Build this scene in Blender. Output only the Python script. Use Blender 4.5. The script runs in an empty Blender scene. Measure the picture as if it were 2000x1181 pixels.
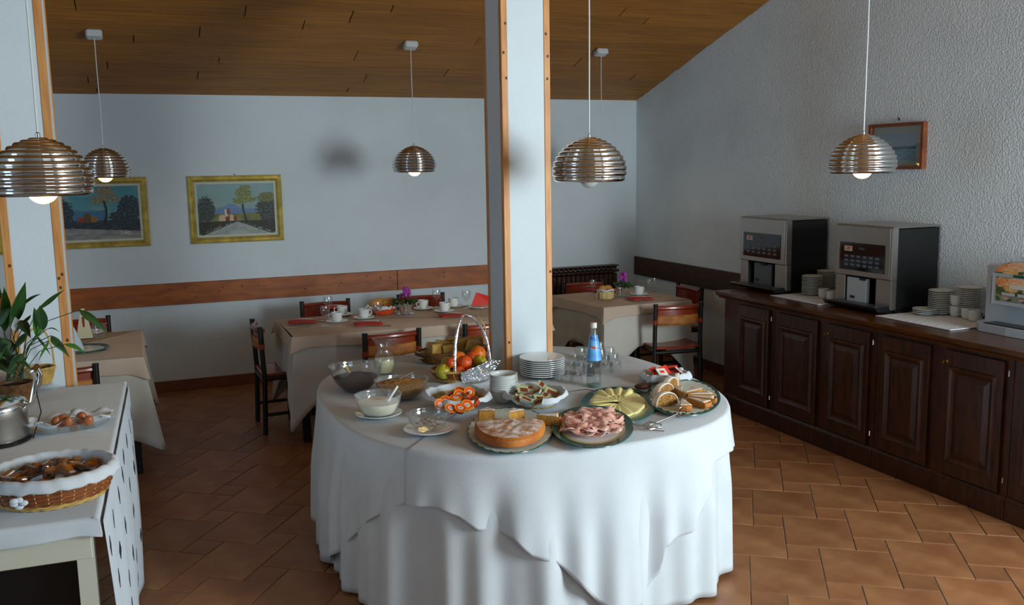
import bpy, bmesh, math, random
from mathutils import Vector, Matrix, noise
PI = math.pi
random.seed(7)
SC = bpy.context.scene
COL = SC.collection

# ------------------------------------------------------------------ camera
CAMH = 1.85
FPX, PITCH, ROLL, YAW = 1800.0, 0.1464953, -0.0164436, 0.3832777
fwd = Vector((math.sin(YAW)*math.cos(PITCH), math.cos(YAW)*math.cos(PITCH), -math.sin(PITCH)))
rgt = Vector((math.cos(YAW), -math.sin(YAW), 0))
upv = rgt.cross(fwd)
CR = math.cos(ROLL)*rgt + math.sin(ROLL)*upv
CU = -math.sin(ROLL)*rgt + math.cos(ROLL)*upv
CP = Vector((0, 0, CAMH))
cam_data = bpy.data.cameras.new('camera'); cam = bpy.data.objects.new('camera', cam_data); COL.objects.link(cam)
m3 = Matrix((CR, CU, -fwd)).transposed()
cam.matrix_world = Matrix.Translation(CP) @ m3.to_4x4()
cam_data.sensor_width = 36; cam_data.lens = 36*FPX/2000; cam_data.clip_start = .05
SC.camera = cam

def ray(px, py): return fwd + (px-1000)/FPX*CR - (py-590.5)/FPX*CU
def at(px, py, z):            # the point of the horizontal plane z seen at a pixel
    d = ray(px, py); return CP + d*((z-CAMH)/d.z)
def aty(px, py, y):
    d = ray(px, py); return CP + d*(y/d.y)
def atx(px, py, x):
    d = ray(px, py); return CP + d*(x/d.x)
def ppm(P): return FPX/((Vector(P)-CP).dot(fwd))

# ------------------------------------------------------------------ light
SC.view_settings.view_transform = 'Standard'
SC.view_settings.look = 'None'
SC.view_settings.gamma = 1
SC.view_settings.use_curve_mapping = False
SC.view_settings.exposure = 0.0
world = bpy.data.worlds.new('sky'); SC.world = world; world.use_nodes = True
wb = world.node_tree.nodes['Background']; wb.inputs[0].default_value = (.55, .7, 1, 1); wb.inputs[1].default_value = .6

def area(name, loc, target, sx, sy, power, col):
    l = bpy.data.lights.new(name, 'AREA'); l.shape = 'RECTANGLE'; l.size = sx; l.size_y = sy
    l.energy = power; l.color = col
    o = bpy.data.objects.new(name, l); COL.objects.link(o); o.location = loc
    o.rotation_euler = (Vector(target)-Vector(loc)).to_track_quat('-Z', 'Z').to_euler()
    return o
XR, XL, YB, YF = 4.69, -4.6, 8.225, -2.2
ZC, SL = 2.475, .30
def zceil(y): return ZC + SL*(YB-y)
area('key_corner', (4.17, .17, 1.65), (3.17, 1.17, 1.65), 1.5, 1.4, 238, (.82, .945, 1))  # unseen key light; corner position invented so it also brightens the right wall
area('fill_front', (2.2, YF+.02, 1.75), (2.2, 5, 1.75), 2.3, 1.4, 28, (.70, .90, 1))  # soft fill added for the right wall, source unseen
area('daylight_left', (XL+.02, 2.2, 1.6), (5, 2.2, 1.6), 2.2, 1.4, 40, (.45, .72, 1))

# ------------------------------------------------------------------ materials
def lin(c):
    if isinstance(c, str):
        c = [int(c[i:i+2], 16)/255 for i in (0, 2, 4)]
        return tuple(((v+.055)/1.055)**2.4 if v > .04045 else v/12.92 for v in c)
    return tuple(c)
def newmat(name):
    m = bpy.data.materials.new(name); m.use_nodes = True
    nt = m.node_tree; return m, nt, nt.nodes['Principled BSDF']
def pm(name, c, rough=.5, metal=0, noisy=0, nscale=8, bump=0, bscale=60, spec=.5, stretch=(1,1,1), c2=None, emit=None, coat=0, sheen=0, sss=0, obj_var=0, detail=3):
    m, nt, b = newmat(name); c = lin(c)
    b.inputs['Base Color'].default_value = (*c, 1); b.inputs['Roughness'].default_value = rough
    b.inputs['Metallic'].default_value = metal; b.inputs['Specular IOR Level'].default_value = spec
    b.inputs['Coat Weight'].default_value = coat; b.inputs['Coat Roughness'].default_value = .15
    if sheen: b.inputs['Sheen Weight'].default_value = sheen
    if sss: b.inputs['Subsurface Weight'].default_value = sss; b.inputs['Subsurface Scale'].default_value = .01
    tc = nt.nodes.new('ShaderNodeTexCoord'); mp = nt.nodes.new('ShaderNodeMapping')
    mp.inputs['Scale'].default_value = stretch; nt.links.new(tc.outputs['Object'], mp.inputs[0])
    if noisy or c2:
        n = nt.nodes.new('ShaderNodeTexNoise'); n.inputs['Scale'].default_value = nscale; n.inputs['Detail'].default_value = detail
        nt.links.new(mp.outputs[0], n.inputs[0])
        r = nt.nodes.new('ShaderNodeValToRGB'); e = r.color_ramp.elements
        if c2: a_, b_ = c, lin(c2)
        else: a_, b_ = tuple(v*(1-noisy) for v in c), tuple(min(1, v*(1+noisy)) for v in c)
        e[0].position = .35; e[0].color = (*a_, 1); e[1].position = .65; e[1].color = (*b_, 1)
        nt.links.new(n.outputs[0], r.inputs[0]); out = r.outputs[0]
        if obj_var:
            oi = nt.nodes.new('ShaderNodeObjectInfo'); mr = nt.nodes.new('ShaderNodeMapRange')
            mr.inputs[3].default_value = 1-obj_var; mr.inputs[4].default_value = 1+obj_var
            nt.links.new(oi.outputs['Random'], mr.inputs[0])
            hs = nt.nodes.new('ShaderNodeHueSaturation'); nt.links.new(mr.outputs[0], hs.inputs['Value']); nt.links.new(out, hs.inputs['Color']); out = hs.outputs[0]
        nt.links.new(out, b.inputs['Base Color'])
    if bump:
        n2 = nt.nodes.new('ShaderNodeTexNoise'); n2.inputs['Scale'].default_value = bscale; n2.inputs['Detail'].default_value = 2
        bp = nt.nodes.new('ShaderNodeBump'); bp.inputs['Strength'].default_value = min(1, bump); bp.inputs['Distance'].default_value = .0065 if name == 'stucco_plaster' else .004
        nt.links.new(mp.outputs[0], n2.inputs[0]); nt.links.new(n2.outputs[0], bp.inputs['Height']); nt.links.new(bp.outputs[0], b.inputs['Normal'])
    if emit: b.inputs['Emission Color'].default_value = (*lin(emit[0]), 1); b.inputs['Emission Strength'].default_value = emit[1]
    return m
def thin_glass(name, tint=(1,1,1), rough=.01, ior=1.5, haze=0):
    m, nt, b = newmat(name); nt.nodes.remove(b); out = nt.nodes['Material Output']
    t = nt.nodes.new('ShaderNodeBsdfTransparent'); t.inputs[0].default_value = (*tint, 1)
    g = nt.nodes.new('ShaderNodeBsdfGlossy'); g.inputs['Roughness'].default_value = rough
    f = nt.nodes.new('ShaderNodeFresnel'); ge = nt.nodes.new('ShaderNodeNewGeometry'); mr = nt.nodes.new('ShaderNodeMapRange')
    mr.inputs[3].default_value = ior; mr.inputs[4].default_value = 1/ior; nt.links.new(ge.outputs['Backfacing'], mr.inputs[0]); nt.links.new(mr.outputs[0], f.inputs[0])
    mx = nt.nodes.new('ShaderNodeMixShader'); nt.links.new(f.outputs[0], mx.inputs[0]); nt.links.new(t.outputs[0], mx.inputs[1]); nt.links.new(g.outputs[0], mx.inputs[2])
    last = mx
    if haze:
        d = nt.nodes.new('ShaderNodeBsdfDiffuse'); d.inputs[0].default_value = (.8, .85, .88, 1)
        m2 = nt.nodes.new('ShaderNodeMixShader'); m2.inputs[0].default_value = haze; nt.links.new(mx.outputs[0], m2.inputs[1]); nt.links.new(d.outputs[0], m2.inputs[2]); last = m2
    nt.links.new(last.outputs[0], out.inputs[0]); return m
def attr_mat(name, rough=.5):
    m, nt, b = newmat(name); a = nt.nodes.new('ShaderNodeAttribute'); a.attribute_name = 'paint'
    nt.links.new(a.outputs['Color'], b.inputs['Base Color']); b.inputs['Roughness'].default_value = rough; return m

M = dict(
 wall=pm('wall_plaster', (.66,.73,.76), .92, noisy=.04, nscale=1.5, bump=.25, bscale=140),
 stucco=pm('stucco_plaster', (.74,.83,.87), .9, noisy=.05, nscale=2, bump=1, bscale=85),
 plank=pm('ceiling_pine', 'a86e20', .55, c2='8f5a12', nscale=5, stretch=(.5,9,9), bump=.12, bscale=40, obj_var=.10),
 plankback=pm('ceiling_shadow_gap', '2a1808', .9),
 rail=pm('rail_pine', 'ac5c18', .5, c2='8c450e', nscale=4, stretch=(1.2,5,5), bump=.1, bscale=30),
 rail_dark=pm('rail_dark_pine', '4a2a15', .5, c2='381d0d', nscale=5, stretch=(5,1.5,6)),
 post=pm('corner_post_pine', 'd89a58', .5, c2='c07f42', nscale=7, stretch=(7,7,.7), bump=.05, bscale=30),
 knot=pm('pine_knot', '5a2c14', .6),
 skirt=pm('baseboard_tile', '7a4526', .55, noisy=.15, nscale=6),
 tile=pm('terracotta', '875636', .42, c2='a1714a', nscale=5, bump=.12, bscale=50, obj_var=.13, detail=4),
 grout=pm('grout', '6b5c4e', .9, noisy=.1),
 oak=pm('dark_walnut', '46210a', .38, c2='2b1104', nscale=9, stretch=(4,4,.8), bump=.06, bscale=50, coat=.12),
 oaktop=pm('dark_walnut_top', '5c330f', .3, c2='402006', nscale=8, stretch=(5,.8,4), coat=.3),
 chrome=pm('chrome', (.66,.65,.64), .09, metal=1),
 steel=pm('brushed_steel', (.42,.40,.375), .32, metal=1, noisy=.06, nscale=30, stretch=(1,1,12)),
 steel2=pm('polished_steel', (.7,.69,.67), .12, metal=1),
 foil=pm('aluminium_foil', (.86,.88,.90), .26, metal=1, bump=1, bscale=55),
 gold=pm('gilded_wood', 'd2bd6c', .3, metal=.5, noisy=.22, nscale=14, bump=.3, bscale=40),
 goldfoil=pm('gold_foil', 'd6a93a', .25, metal=1),
 linen=pm('linen_slip', 'c6c8b8', .8),
 black=pm('black_enamel', '0a0a0c', .38),
 blackp=pm('black_plastic', '101013', .3),
 blackglass=pm('panel_black_glass', '0b1014', .06, spec=.8),
 blackwood=pm('black_stained_wood', '15110f', .38),
 leather=pm('red_leather', '8e3318', .28, noisy=.2, nscale=10, bump=.15, bscale=80, coat=.2),
 suede=pm('tan_leather', 'c07a36', .6, c2='a05c24', nscale=18, bump=.2, bscale=90),
 white=pm('white_cloth', (.56,.60,.625), .85, noisy=.03, nscale=6, bump=.16, bscale=260, sheen=.1),
 white2=pm('white_overcloth', (.57,.61,.64), .8, noisy=.03, nscale=5, bump=.16, bscale=240, sheen=.1),
 beige=pm('beige_cloth', 'c8b29e', .85, noisy=.05, nscale=5, bump=.3, bscale=240),
 cream=pm('cream_cloth', 'c9c4b8', .85, noisy=.04, nscale=5, bump=.3, bscale=240),
 china=pm('white_china', (.80,.81,.78), .14, spec=.6),
 china2=pm('grey_white_china', (.66,.68,.64), .18, spec=.6),
 green=pm('green_charger_rim', '14564a', .25),
 goldrim=pm('pale_gold_rim', 'c3b878', .35),
 glass=thin_glass('clear_glass', (.985,.992,.988), ior=1.75, haze=.012),
 glassh=thin_glass('frosted_glass', (.985,.992,.99), .05, haze=.10),
 bglass=thin_glass('bottle_glass', (.965,.99,.985), haze=.02),
 water=thin_glass('water', (.985,.995,.993), ior=1.2),
 red=pm('red_paper', 'c4301c', .8, noisy=.06, nscale=30),
 redb=pm('bright_red_paper', 'e0301c', .6),
 orange=pm('orange_peel', 'e0690c', .42, noisy=.1, nscale=6, bump=.5, bscale=160, sss=.1),
 orange2=pm('tangerine_peel', 'd8520e', .42, noisy=.12, nscale=6, bump=.5, bscale=160),
 apple=pm('green_apple', '9a9a26', .3, c2='6f7f18', nscale=5),
 yapple=pm('yellow_apple', 'b99a18', .3, c2='a8b43a', nscale=5),
 jamlid=pm('jam_lid_orange', 'e2640f', .35, c2='e89a16', nscale=26),
 jamred=pm('jam_lid_red', 'b7301a', .35),
 paperw=pm('paper_white', 'd8d5cb', .7), inkd=pm('dark_print', '3a2422', .7), inkb=pm('blue_print', '1c3f9a', .5),
 buttercard=pm('butter_wrap_olive', 'a7a877', .5), buttered=pm('butter_print_brown', '7a2f1e', .5, noisy=.2, nscale=60),
 cake=pm('sponge_crust', 'a4561a', .7, c2='bd7428', nscale=9, bump=.5, bscale=90),
 caketop=pm('cake_top_sugared', 'c07a38', .8, c2='e8e0d8', nscale=22, bump=.5, bscale=80, detail=5),
 crumb=pm('cake_crumb', 'c08a38', .85, c2='a8702a', nscale=40, bump=.5, bscale=150),
 sugar=pm('icing_sugar', 'e6dfd8', .9, c2='d8b896', nscale=26, bump=.4, bscale=120),
 nutfill=pm('nut_filling', '6f4416', .8, c2='b5823a', nscale=110, bump=.8, bscale=150),
 doily=pm('paper_doily', 'cbd2c6', .85, noisy=.08, nscale=40),
 cheese=pm('sliced_cheese', 'f6eba0', .42, noisy=.04, nscale=12),
 ham=pm('cooked_ham', 'e39a88', .42, c2='ebb8a8', nscale=30),
 hamfat=pm('ham_fat', 'e8cfc4', .4),
 choc=pm('chocolate_flakes', '2d1810', .75, c2='46281a', nscale=110, bump=1, bscale=150),
 muesli=pm('muesli', '8a5a2a', .85, c2='b98a3c', nscale=90, bump=1, bscale=140),
 yog=pm('yoghurt', 'efe4c4', .4), juice=pm('lemon_juice', 'e4dfb4', .25, sss=.2),
 wicker=pm('wicker_brown', '8e4f22', .55, c2='6b3413', nscale=30, obj_var=.1),
 wickerl=pm('wicker_pale', 'c09a52', .55, noisy=.2, nscale=30), wickerd=pm('wicker_dark', '4a2d12', .6, c2='7a4c1c', nscale=30),
 toast=pm('toast', 'e2b964', .7, c2='c8923e', nscale=18), pack=thin_glass('cellophane', (.985,.985,.97), .12),
 biscuit=pm('golden_biscuit', 'b06a1c', .6, c2='8a4612', nscale=14), biscuitd=pm('cocoa_biscuit', '4a2815', .7, noisy=.3, nscale=20),
 bread=pm('bread_roll', 'd29a4a', .55, c2='b9772e', nscale=7), darkbread=pm('dark_bread', '4f2a12', .7, noisy=.3, nscale=30),
 egg=pm('brown_egg', 'a85f35', .4, noisy=.08, nscale=8),
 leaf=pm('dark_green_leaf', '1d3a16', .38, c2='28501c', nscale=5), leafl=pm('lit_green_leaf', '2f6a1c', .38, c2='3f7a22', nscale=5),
 stem=pm('plant_stem', '2a421c', .5), soil=pm('soil', '1c120a', .9),
 pink=pm('magenta_petal', 'a832a0', .6, c2='c85ac2', nscale=40),
 lablue=pm('label_blue', '3f8fd8', .4, c2='6fb4e6', nscale=25), ladk=pm('label_navy', '1b3fae', .4), lared=pm('label_red', 'd8503a', .4),
 orangeb=pm('orange_ceramic', 'd9501f', .45), basketl=pm('pale_straw', 'c9ae74', .7, noisy=.12, nscale=30),
 mat_w=pm('white_quilted_mat', 'd2d6dc', .75, bump=.8, bscale=120),
 cablew=pm('white_cable', 'cfd4d2', .5), capw=pm('white_plastic', 'c4c8c8', .4),
 bulbon=pm('lit_bulb', 'fff0d0', .3, emit=('ffd27a', 9)), bulboff=pm('unlit_bulb', 'b9bcb8', .15),
 radi=pm('brown_radiator', '3a1c12', .4, noisy=.1), frame=pm('brown_picture_frame', '8a4a24', .45, c2='6e3717', nscale=12),
 passe=pm('passepartout', 'a9aa98', .8), apron=pm('cream_painted_wood', 'c2c0ae', .5), lattice=pm('white_curtain', (.56,.61,.66), .8, bump=.2, bscale=200),
 diamond=pm('dark_diamond', '171a1e', .8), nail=pm('nail', '2a2a2a', .4, metal=1), brass=pm('brass', 'b8923a', .3, metal=1),
 btn=pm('panel_button', '3b4a55', .4), btnt=pm('panel_print', '8f9aa2', .5), stick=pm('sticker', 'c9b9b0', .5), stickr=pm('sticker_orange', 'c8552a', .5),
 silverp=pm('silver_plastic', 'b0bac2', .35, spec=.5), silverd=pm('silver_plastic_dark', '5f676d', .4), candle=pm('napkin_cream', 'cfc2a0', .8),
 darkred=pm('dark_red_lining', '4a1210', .8), painted=attr_mat('painted_canvas', .55), printed=attr_mat('printed_front', .3),
 tub=pm('tub_white', 'b9c0c4', .35), winframe=pm('window_wood', '8a6a44', .5), winglass=thin_glass('window_pane', (.95,.97,1)),
)

# ------------------------------------------------------------------ mesh builder
class MB:
    def __init__(s): s.v = []; s.f = []; s.m = []; s.mats = []; s.T = Matrix.Identity(4)
    def mi(s, mat):
        if mat not in s.mats: s.mats.append(mat)
        return s.mats.index(mat)
    def add(s, vs, fs, mat=None):
        k = len(s.v); s.v += [s.T @ Vector(v) for v in vs]; i = s.mi(mat) if mat else 0
        for f in fs: s.f.append([k+j for j in f]); s.m.append(i)
        return s
    def box(s, c, d, mat=None, bev=0, rot=None):
        cx, cy, cz = c; hx, hy, hz = d[0]/2, d[1]/2, d[2]/2
        Rm = rot.to_matrix() if rot and hasattr(rot, 'to_matrix') else (Matrix.Rotation(rot, 3, 'Z') if rot else None)
        if not bev:
            vs = [(x, y, z) for x in (-hx, hx) for y in (-hy, hy) for z in (-hz, hz)]
            fs = [(0,1,3,2), (4,6,7,5), (0,4,5,1), (2,3,7,6), (0,2,6,4), (1,5,7,3)]
        else:
            b = min(bev, hx*.95, hy*.95, hz*.95); pts = []
            for sx in (-1, 1):
                for sy in (-1, 1):
                    for sz in (-1, 1):
                        pts += [(sx*(hx-b), sy*(hy-b), sz*hz), (sx*(hx-b), sy*hy, sz*(hz-b)), (sx*hx, sy*(hy-b), sz*(hz-b))]
            vs, fs = hull(pts)
        vs = [Vector(v) for v in vs]
        if Rm: vs = [Rm @ v for v in vs]
        return s.add([(v.x+cx, v.y+cy, v.z+cz) for v in vs], fs, mat)
    def lathe(s, prof, seg=24, c=(0,0,0), mat=None, sx=1, sy=1, wob=None):
        vs = []; fs = []; n = len(prof)
        for i in range(seg):
            a = 2*PI*i/seg
            for j, (r, z) in enumerate(prof):
                w = wob(a, j, r, z) if wob else (0, 0)
                rr = r+w[0]; vs.append((c[0]+rr*sx*math.cos(a), c[1]+rr*sy*math.sin(a), c[2]+z+w[1]))
        for i in range(seg):
            k = (i+1) % seg
            for j in range(n-1):
                if prof[j][0] < 1e-6 and prof[j+1][0] < 1e-6: continue
                if prof[j][0] < 1e-6: fs.append((i*n+j, k*n+j+1, i*n+j+1))
                elif prof[j+1][0] < 1e-6: fs.append((i*n+j, k*n+j, i*n+j+1))
                else: fs.append((i*n+j, k*n+j, k*n+j+1, i*n+j+1))
        return s.add(vs, fs, mat)
    def tube(s, pts, r, seg=8, mat=None, closed=False, cap=True):
        pts = [Vector(p) for p in pts]; n = len(pts); vs = []; fs = []
        rs = r if isinstance(r, (list, tuple)) else [r]*n
        prev = None
        for i, p in enumerate(pts):
            if closed: t = pts[(i+1) % n]-pts[i-1]
            else: t = pts[min(i+1, n-1)]-pts[max(i-1, 0)]
            t.normalize()
            if prev is None:
                u = t.orthogonal().normalized()
            else:
                u = prev - t*prev.dot(t)
                u = u.normalized() if u.length > 1e-6 else t.orthogonal().normalized()
            prev = u; w = t.cross(u)
            for k in range(seg):
                a = 2*PI*k/seg; q = p + (u*math.cos(a)+w*math.sin(a))*rs[i]; vs.append(tuple(q))
        for i in range(n if closed else n-1):
            j = (i+1) % n
            for k in range(seg):
                l = (k+1) % seg; fs.append((i*seg+k, i*seg+l, j*seg+l, j*seg+k))
        if not closed and cap: fs.append(tuple(range(seg))[::-1]); fs.append(tuple((n-1)*seg+k for k in range(seg)))
        return s.add(vs, fs, mat)
    def grid(s, fn, nu, nv, mat=None, wu=False):
        vs = [tuple(fn(i/(nu if wu else nu-1), j/(nv-1))) for i in range(nu) for j in range(nv)]; fs = []
        for i in range(nu if wu else nu-1):
            k = (i+1) % nu
            for j in range(nv-1): fs.append((i*nv+j, k*nv+j, k*nv+j+1, i*nv+j+1))
        return s.add(vs, fs, mat)
    def prism(s, poly, z0, z1, mat=None):
        n = len(poly); vs = [(x, y, z0) for x, y in poly]+[(x, y, z1) for x, y in poly]
        fs = [tuple(range(n))[::-1], tuple(range(n, 2*n))]+[(i, (i+1) % n, n+(i+1) % n, n+i) for i in range(n)]
        return s.add(vs, fs, mat)
    def sphere(s, c, r, mat=None, seg=16, rings=10, sc=(1,1,1)):
        prof = [(r*math.sin(PI*i/rings) if 0 < i < rings else 0, -r*math.cos(PI*i/rings)*sc[2]) for i in range(rings+1)]
        return s.lathe(prof, seg, c, mat, sc[0], sc[1])
    def build(s, name, mat=None, parent=None, smooth=True, loc=None, thick=0, ang=35):
        me = bpy.data.meshes.new(name); me.from_pydata([tuple(v) for v in s.v], [], s.f)
        for m in (s.mats or [mat]): me.materials.append(m or mat)
        if s.mats: me.polygons.foreach_set('material_index', s.m)
        bm = bmesh.new(); bm.from_mesh(me); bmesh.ops.remove_doubles(bm, verts=bm.verts, dist=1e-5)
        bmesh.ops.recalc_face_normals(bm, faces=bm.faces); bm.to_mesh(me); bm.free()
        if smooth:
            me.polygons.foreach_set('use_smooth', [True]*len(me.polygons)); me.set_sharp_from_angle(angle=math.radians(ang))
        o = bpy.data.objects.new(name, me); COL.objects.link(o)
        if parent: o.parent = parent
        if loc: o.location = loc
        if thick:
            md = o.modifiers.new('thickness', 'SOLIDIFY'); md.thickness = thick; md.offset = 0
        return o
def hull(pts):
    bm = bmesh.new(); vs = [bm.verts.new(p) for p in pts]
    bmesh.ops.convex_hull(bm, input=vs)
    bmesh.ops.dissolve_limit(bm, angle_limit=.02, verts=bm.verts, edges=bm.edges)
    bm.verts.index_update(); v = [tuple(x.co) for x in bm.verts]; f = [[x.index for x in q.verts] for q in bm.faces]; bm.free(); return v, f
def tag(o, label=None, cat=None, group=None, kind=None):
    if label: o['label'] = label
    if cat: o['category'] = cat
    if group: o['group'] = group
    if kind: o['kind'] = kind
    return o
def thing(name, label, cat, loc=(0,0,0), rz=0, group=None):
    o = bpy.data.objects.new(name, None); COL.objects.link(o); o.location = loc; o.rotation_euler = (0, 0, rz)
    return tag(o, label, cat, group)
def dup(root, loc=None, rz=None, label=None, group=None, parent=None, rot=None):
    def rec(o, par):
        c = o.copy(); COL.objects.link(c); c.parent = par
        for ch in o.children: rec(ch, c)
        return c
    c = rec(root, parent)
    if loc is not None: c.location = loc
    if rz is not None: c.rotation_euler = (0, 0, rz)
    if rot is not None: c.rotation_euler = rot
    if label: c['label'] = label
    if group: c['group'] = group
    return c
def text_mesh(s, size, depth=.0):
    cu = bpy.data.curves.new('lettering', 'FONT'); cu.body = s; cu.size = size; cu.align_x = 'CENTER'; cu.align_y = 'CENTER'; cu.extrude = depth
    o = bpy.data.objects.new('lettering', cu); COL.objects.link(o); bpy.context.view_layer.update()
    me = o.evaluated_get(bpy.context.evaluated_depsgraph_get()).to_mesh()
    v = [tuple(x.co) for x in me.vertices]; f = [list(p.vertices) for p in me.polygons]
    o.to_mesh_clear(); bpy.data.objects.remove(o); return v, f
def az(P): return math.atan2(P[0], P[1])      # heading of a point seen from the camera
def interp(tab, x):
    if x <= tab[0][0]: return tab[0][1]
    for (a, b), (c, d) in zip(tab, tab[1:]):
        if x <= c: return b+(d-b)*(x-a)/(c-a)
    return tab[-1][1]

# ================================================================== STRUCTURE
floor = MB().box(((XL+XR)/2, (YB+YF)/2, -.0535), (XR-XL+.4, YB-YF+.4, .1)).build('floor', M['grout'], smooth=False); tag(floor, kind='structure')
# hopscotch tiles
TA, TB = .325, .150                         # large and small side
A0 = at(1580, 943.6, 0)
ang = math.atan2(-.58, .81)
U = Vector((math.cos(ang), math.sin(ang), 0)); V = Vector((-U.y, U.x, 0))
ka, kv = TA, .385                            # the large tiles are slightly oblong
def tile_mesh(w, h, name):
    g = .0026; mb = MB(); pts = []
    for x, y in ((g, g), (w-g, g), (w-g, h-g), (g, h-g)):
        cx, cy = (x-w/2), (y-h/2); k = .985
        pts += [(x, y, -.012), (x, y, -.0018), (w/2+cx*k, h/2+cy*k, 0)]
    v, f = hull(pts); mb.add(v, f, M['tile']); o = mb.build(name, smooth=False); me = o.data; bpy.data.objects.remove(o); return me
big = tile_mesh(TA, kv, 'tile'); small = tile_mesh(TB, TB+.01, 'tile_small')
tl = []
sb = TB+.01
for i in range(-30, 40):
    for j in range(-30, 40):
        # lattice vectors (a, b) and (-b, a) of the hopscotch pattern
        o_ = U*(i*TA - j*TB) + V*(i*sb + j*kv)
        p = A0 - V*kv + o_
        tl.append((p, 0)); tl.append((p + U*(TA-TB) + V*kv, 1))
def inroom(p, s):
    w, h = (TA, kv) if s == 0 else (TB, sb)
    c = p + U*w/2 + V*h/2
    return XL-.15 < c.x < XR+.15 and YF-.1 < c.y < YB+.15, c
tiles = []
for p, s in tl:
    ok, c = inroom(p, s)
    if not ok: continue
    d = c-CP; zf = d.dot(fwd); vis = False
    if zf > .3:
        x = 1000+FPX*d.dot(CR)/zf; y = 590.5-FPX*d.dot(CU)/zf
        vis = (-60 < x < 2060 and y < 1240) and not (640 < x < 1390 and y > 780) and not (x > 1410 and y < 790+.42*(x-1410)-15) and not (x < 235 and y > 760)
    tiles.append((0 if vis else 1, d.length, p, s))
tiles.sort(key=lambda t: (t[0], t[1]))
rest = MB()
for k, (nv, dist, p, s) in enumerate(tiles):
    if k < 300:
        o = bpy.data.objects.new('tile', big if s == 0 else small); COL.objects.link(o); o.parent = floor
        o.location = (p.x, p.y, random.uniform(-.0012, .0004)); o.rotation_euler = (0, 0, ang)
    elif dist < 9.5:
        me = big if s == 0 else small
        R3 = Matrix.Rotation(ang, 3, 'Z'); rest.add([R3 @ v.co + Vector((p.x, p.y, -.0005)) for v in me.vertices], [list(q.vertices) for q in me.polygons])
o = rest.build('distant_tiles', M['tile'], floor, smooth=False); o['kind'] = 'stuff'

zt = zceil(YF)+.2
wall_back = MB().box(((XL+XR)/2, YB+.08, 1.6), (XR-XL+.4, .16, 3.4)).build('wall_back', M['wall'], smooth=False); tag(wall_back, kind='structure')
def wall_with_hole(name, axis, pos, a0, a1, h0, h1, z0, z1, ztop, mat):
    mb = MB(); t = .16
    def b(u0, u1, w0, w1):
        if u1-u0 < .01 or w1-w0 < .01: return
        if axis == 'x': mb.box((pos, (u0+u1)/2, (w0+w1)/2), (t, u1-u0, w1-w0))
        else: mb.box(((u0+u1)/2, pos, (w0+w1)/2), (u1-u0, t, w1-w0))
    b(a0, h0, 0, ztop); b(h1, a1, 0, ztop); b(h0, h1, 0, z0); b(h0, h1, z1, ztop)
    return tag(mb.build(name, mat, smooth=False), kind='structure')
wall_with_hole('wall_right', 'x', XR+.08, YF, YB, 0, 0, 0, 0, zt, M['stucco'])
wall_with_hole('wall_left', 'x', XL-.08, YF, YB, 1.0, 3.4, .85, 2.4, zt, M['wall'])
wall_with_hole('wall_front', 'y', YF-.08, XL-.16, XR+.16, 1.0, 3.4, 1.0, 2.5, zt, M['wall'])
def window(name, axis, pos, h0, h1, z0, z1, n):
    fr = MB(); w = .05
    def b(u0, u1, w0, w1):
        if axis == 'x': fr.box((pos, (u0+u1)/2, (w0+w1)/2), (.05, u1-u0, w1-w0))
        else: fr.box(((u0+u1)/2, pos, (w0+w1)/2), (u1-u0, .05, w1-w0))
    b(h0, h1, z0, z0+w); b(h0, h1, z1-w, z1)
    for i in range(n+1):
        c = h0+w/2+(h1-h0-w)*i/n; b(c-w/2, c+w/2, z0, z1)
    f = tag(fr.build(name, M['winframe'], smooth=False), kind='structure')
    g = MB()
    if axis == 'x': g.box((pos, (h0+h1)/2, (z0+z1)/2), (.008, h1-h0-.02, z1-z0-.02))
    else: g.box(((h0+h1)/2, pos, (z0+z1)/2), (h1-h0-.02, .008, z1-z0-.02))
    g.build('pane', M['winglass'], f, smooth=False)
def added_corner():  # unseen diagonal wall and window, invented to frame the key light
    mb = MB(); mb.T = Matrix.Translation((4.235, .105, 0)) @ Matrix.Rotation(PI/4, 4, 'Z')
    for u0, u1, w0, w1 in ((-.9, -.8, 0, zt), (.8, .9, 0, zt), (-.8, .8, 0, .9), (-.8, .8, 2.4, zt)): mb.box(((u0+u1)/2, 0, (w0+w1)/2), (u1-u0, .1, w1-w0))
    tag(mb.build('wall_corner_added', M['wall'], smooth=False), kind='structure')
    fr = MB(); fr.T = mb.T
    for u0, u1, w0, w1 in ((-.8, .8, .9, .95), (-.8, .8, 2.35, 2.4), (-.8, -.75, .9, 2.4), (.75, .8, .9, 2.4), (-.03, .03, .9, 2.4)): fr.box(((u0+u1)/2, -.02, (w0+w1)/2), (u1-u0, .05, w1-w0))
    f = tag(fr.build('window_corner_added', M['winframe'], smooth=False), kind='structure')
    g = MB(); g.T = mb.T; g.box((0, -.02, 1.65), (1.55, .008, 1.45)); g.build('pane', M['winglass'], f, smooth=False)
added_corner()
tag(MB().box((3.66, (YF-.5)/2-.02, zt/2), (.1, -.5-YF, zt)).build('wall_gap_added', M['wall'], smooth=False), kind='structure')  # unseen wall added to stop sky light leaking past the invented corner
window('window_2', 'x', XL-.10, 1.0, 3.4, .85, 2.4, 3)
window('window_fill_added', 'y', YF-.10, 1.0, 3.4, 1.0, 2.5, 3)  # second one is unseen, added to dress the front fill light

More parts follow.
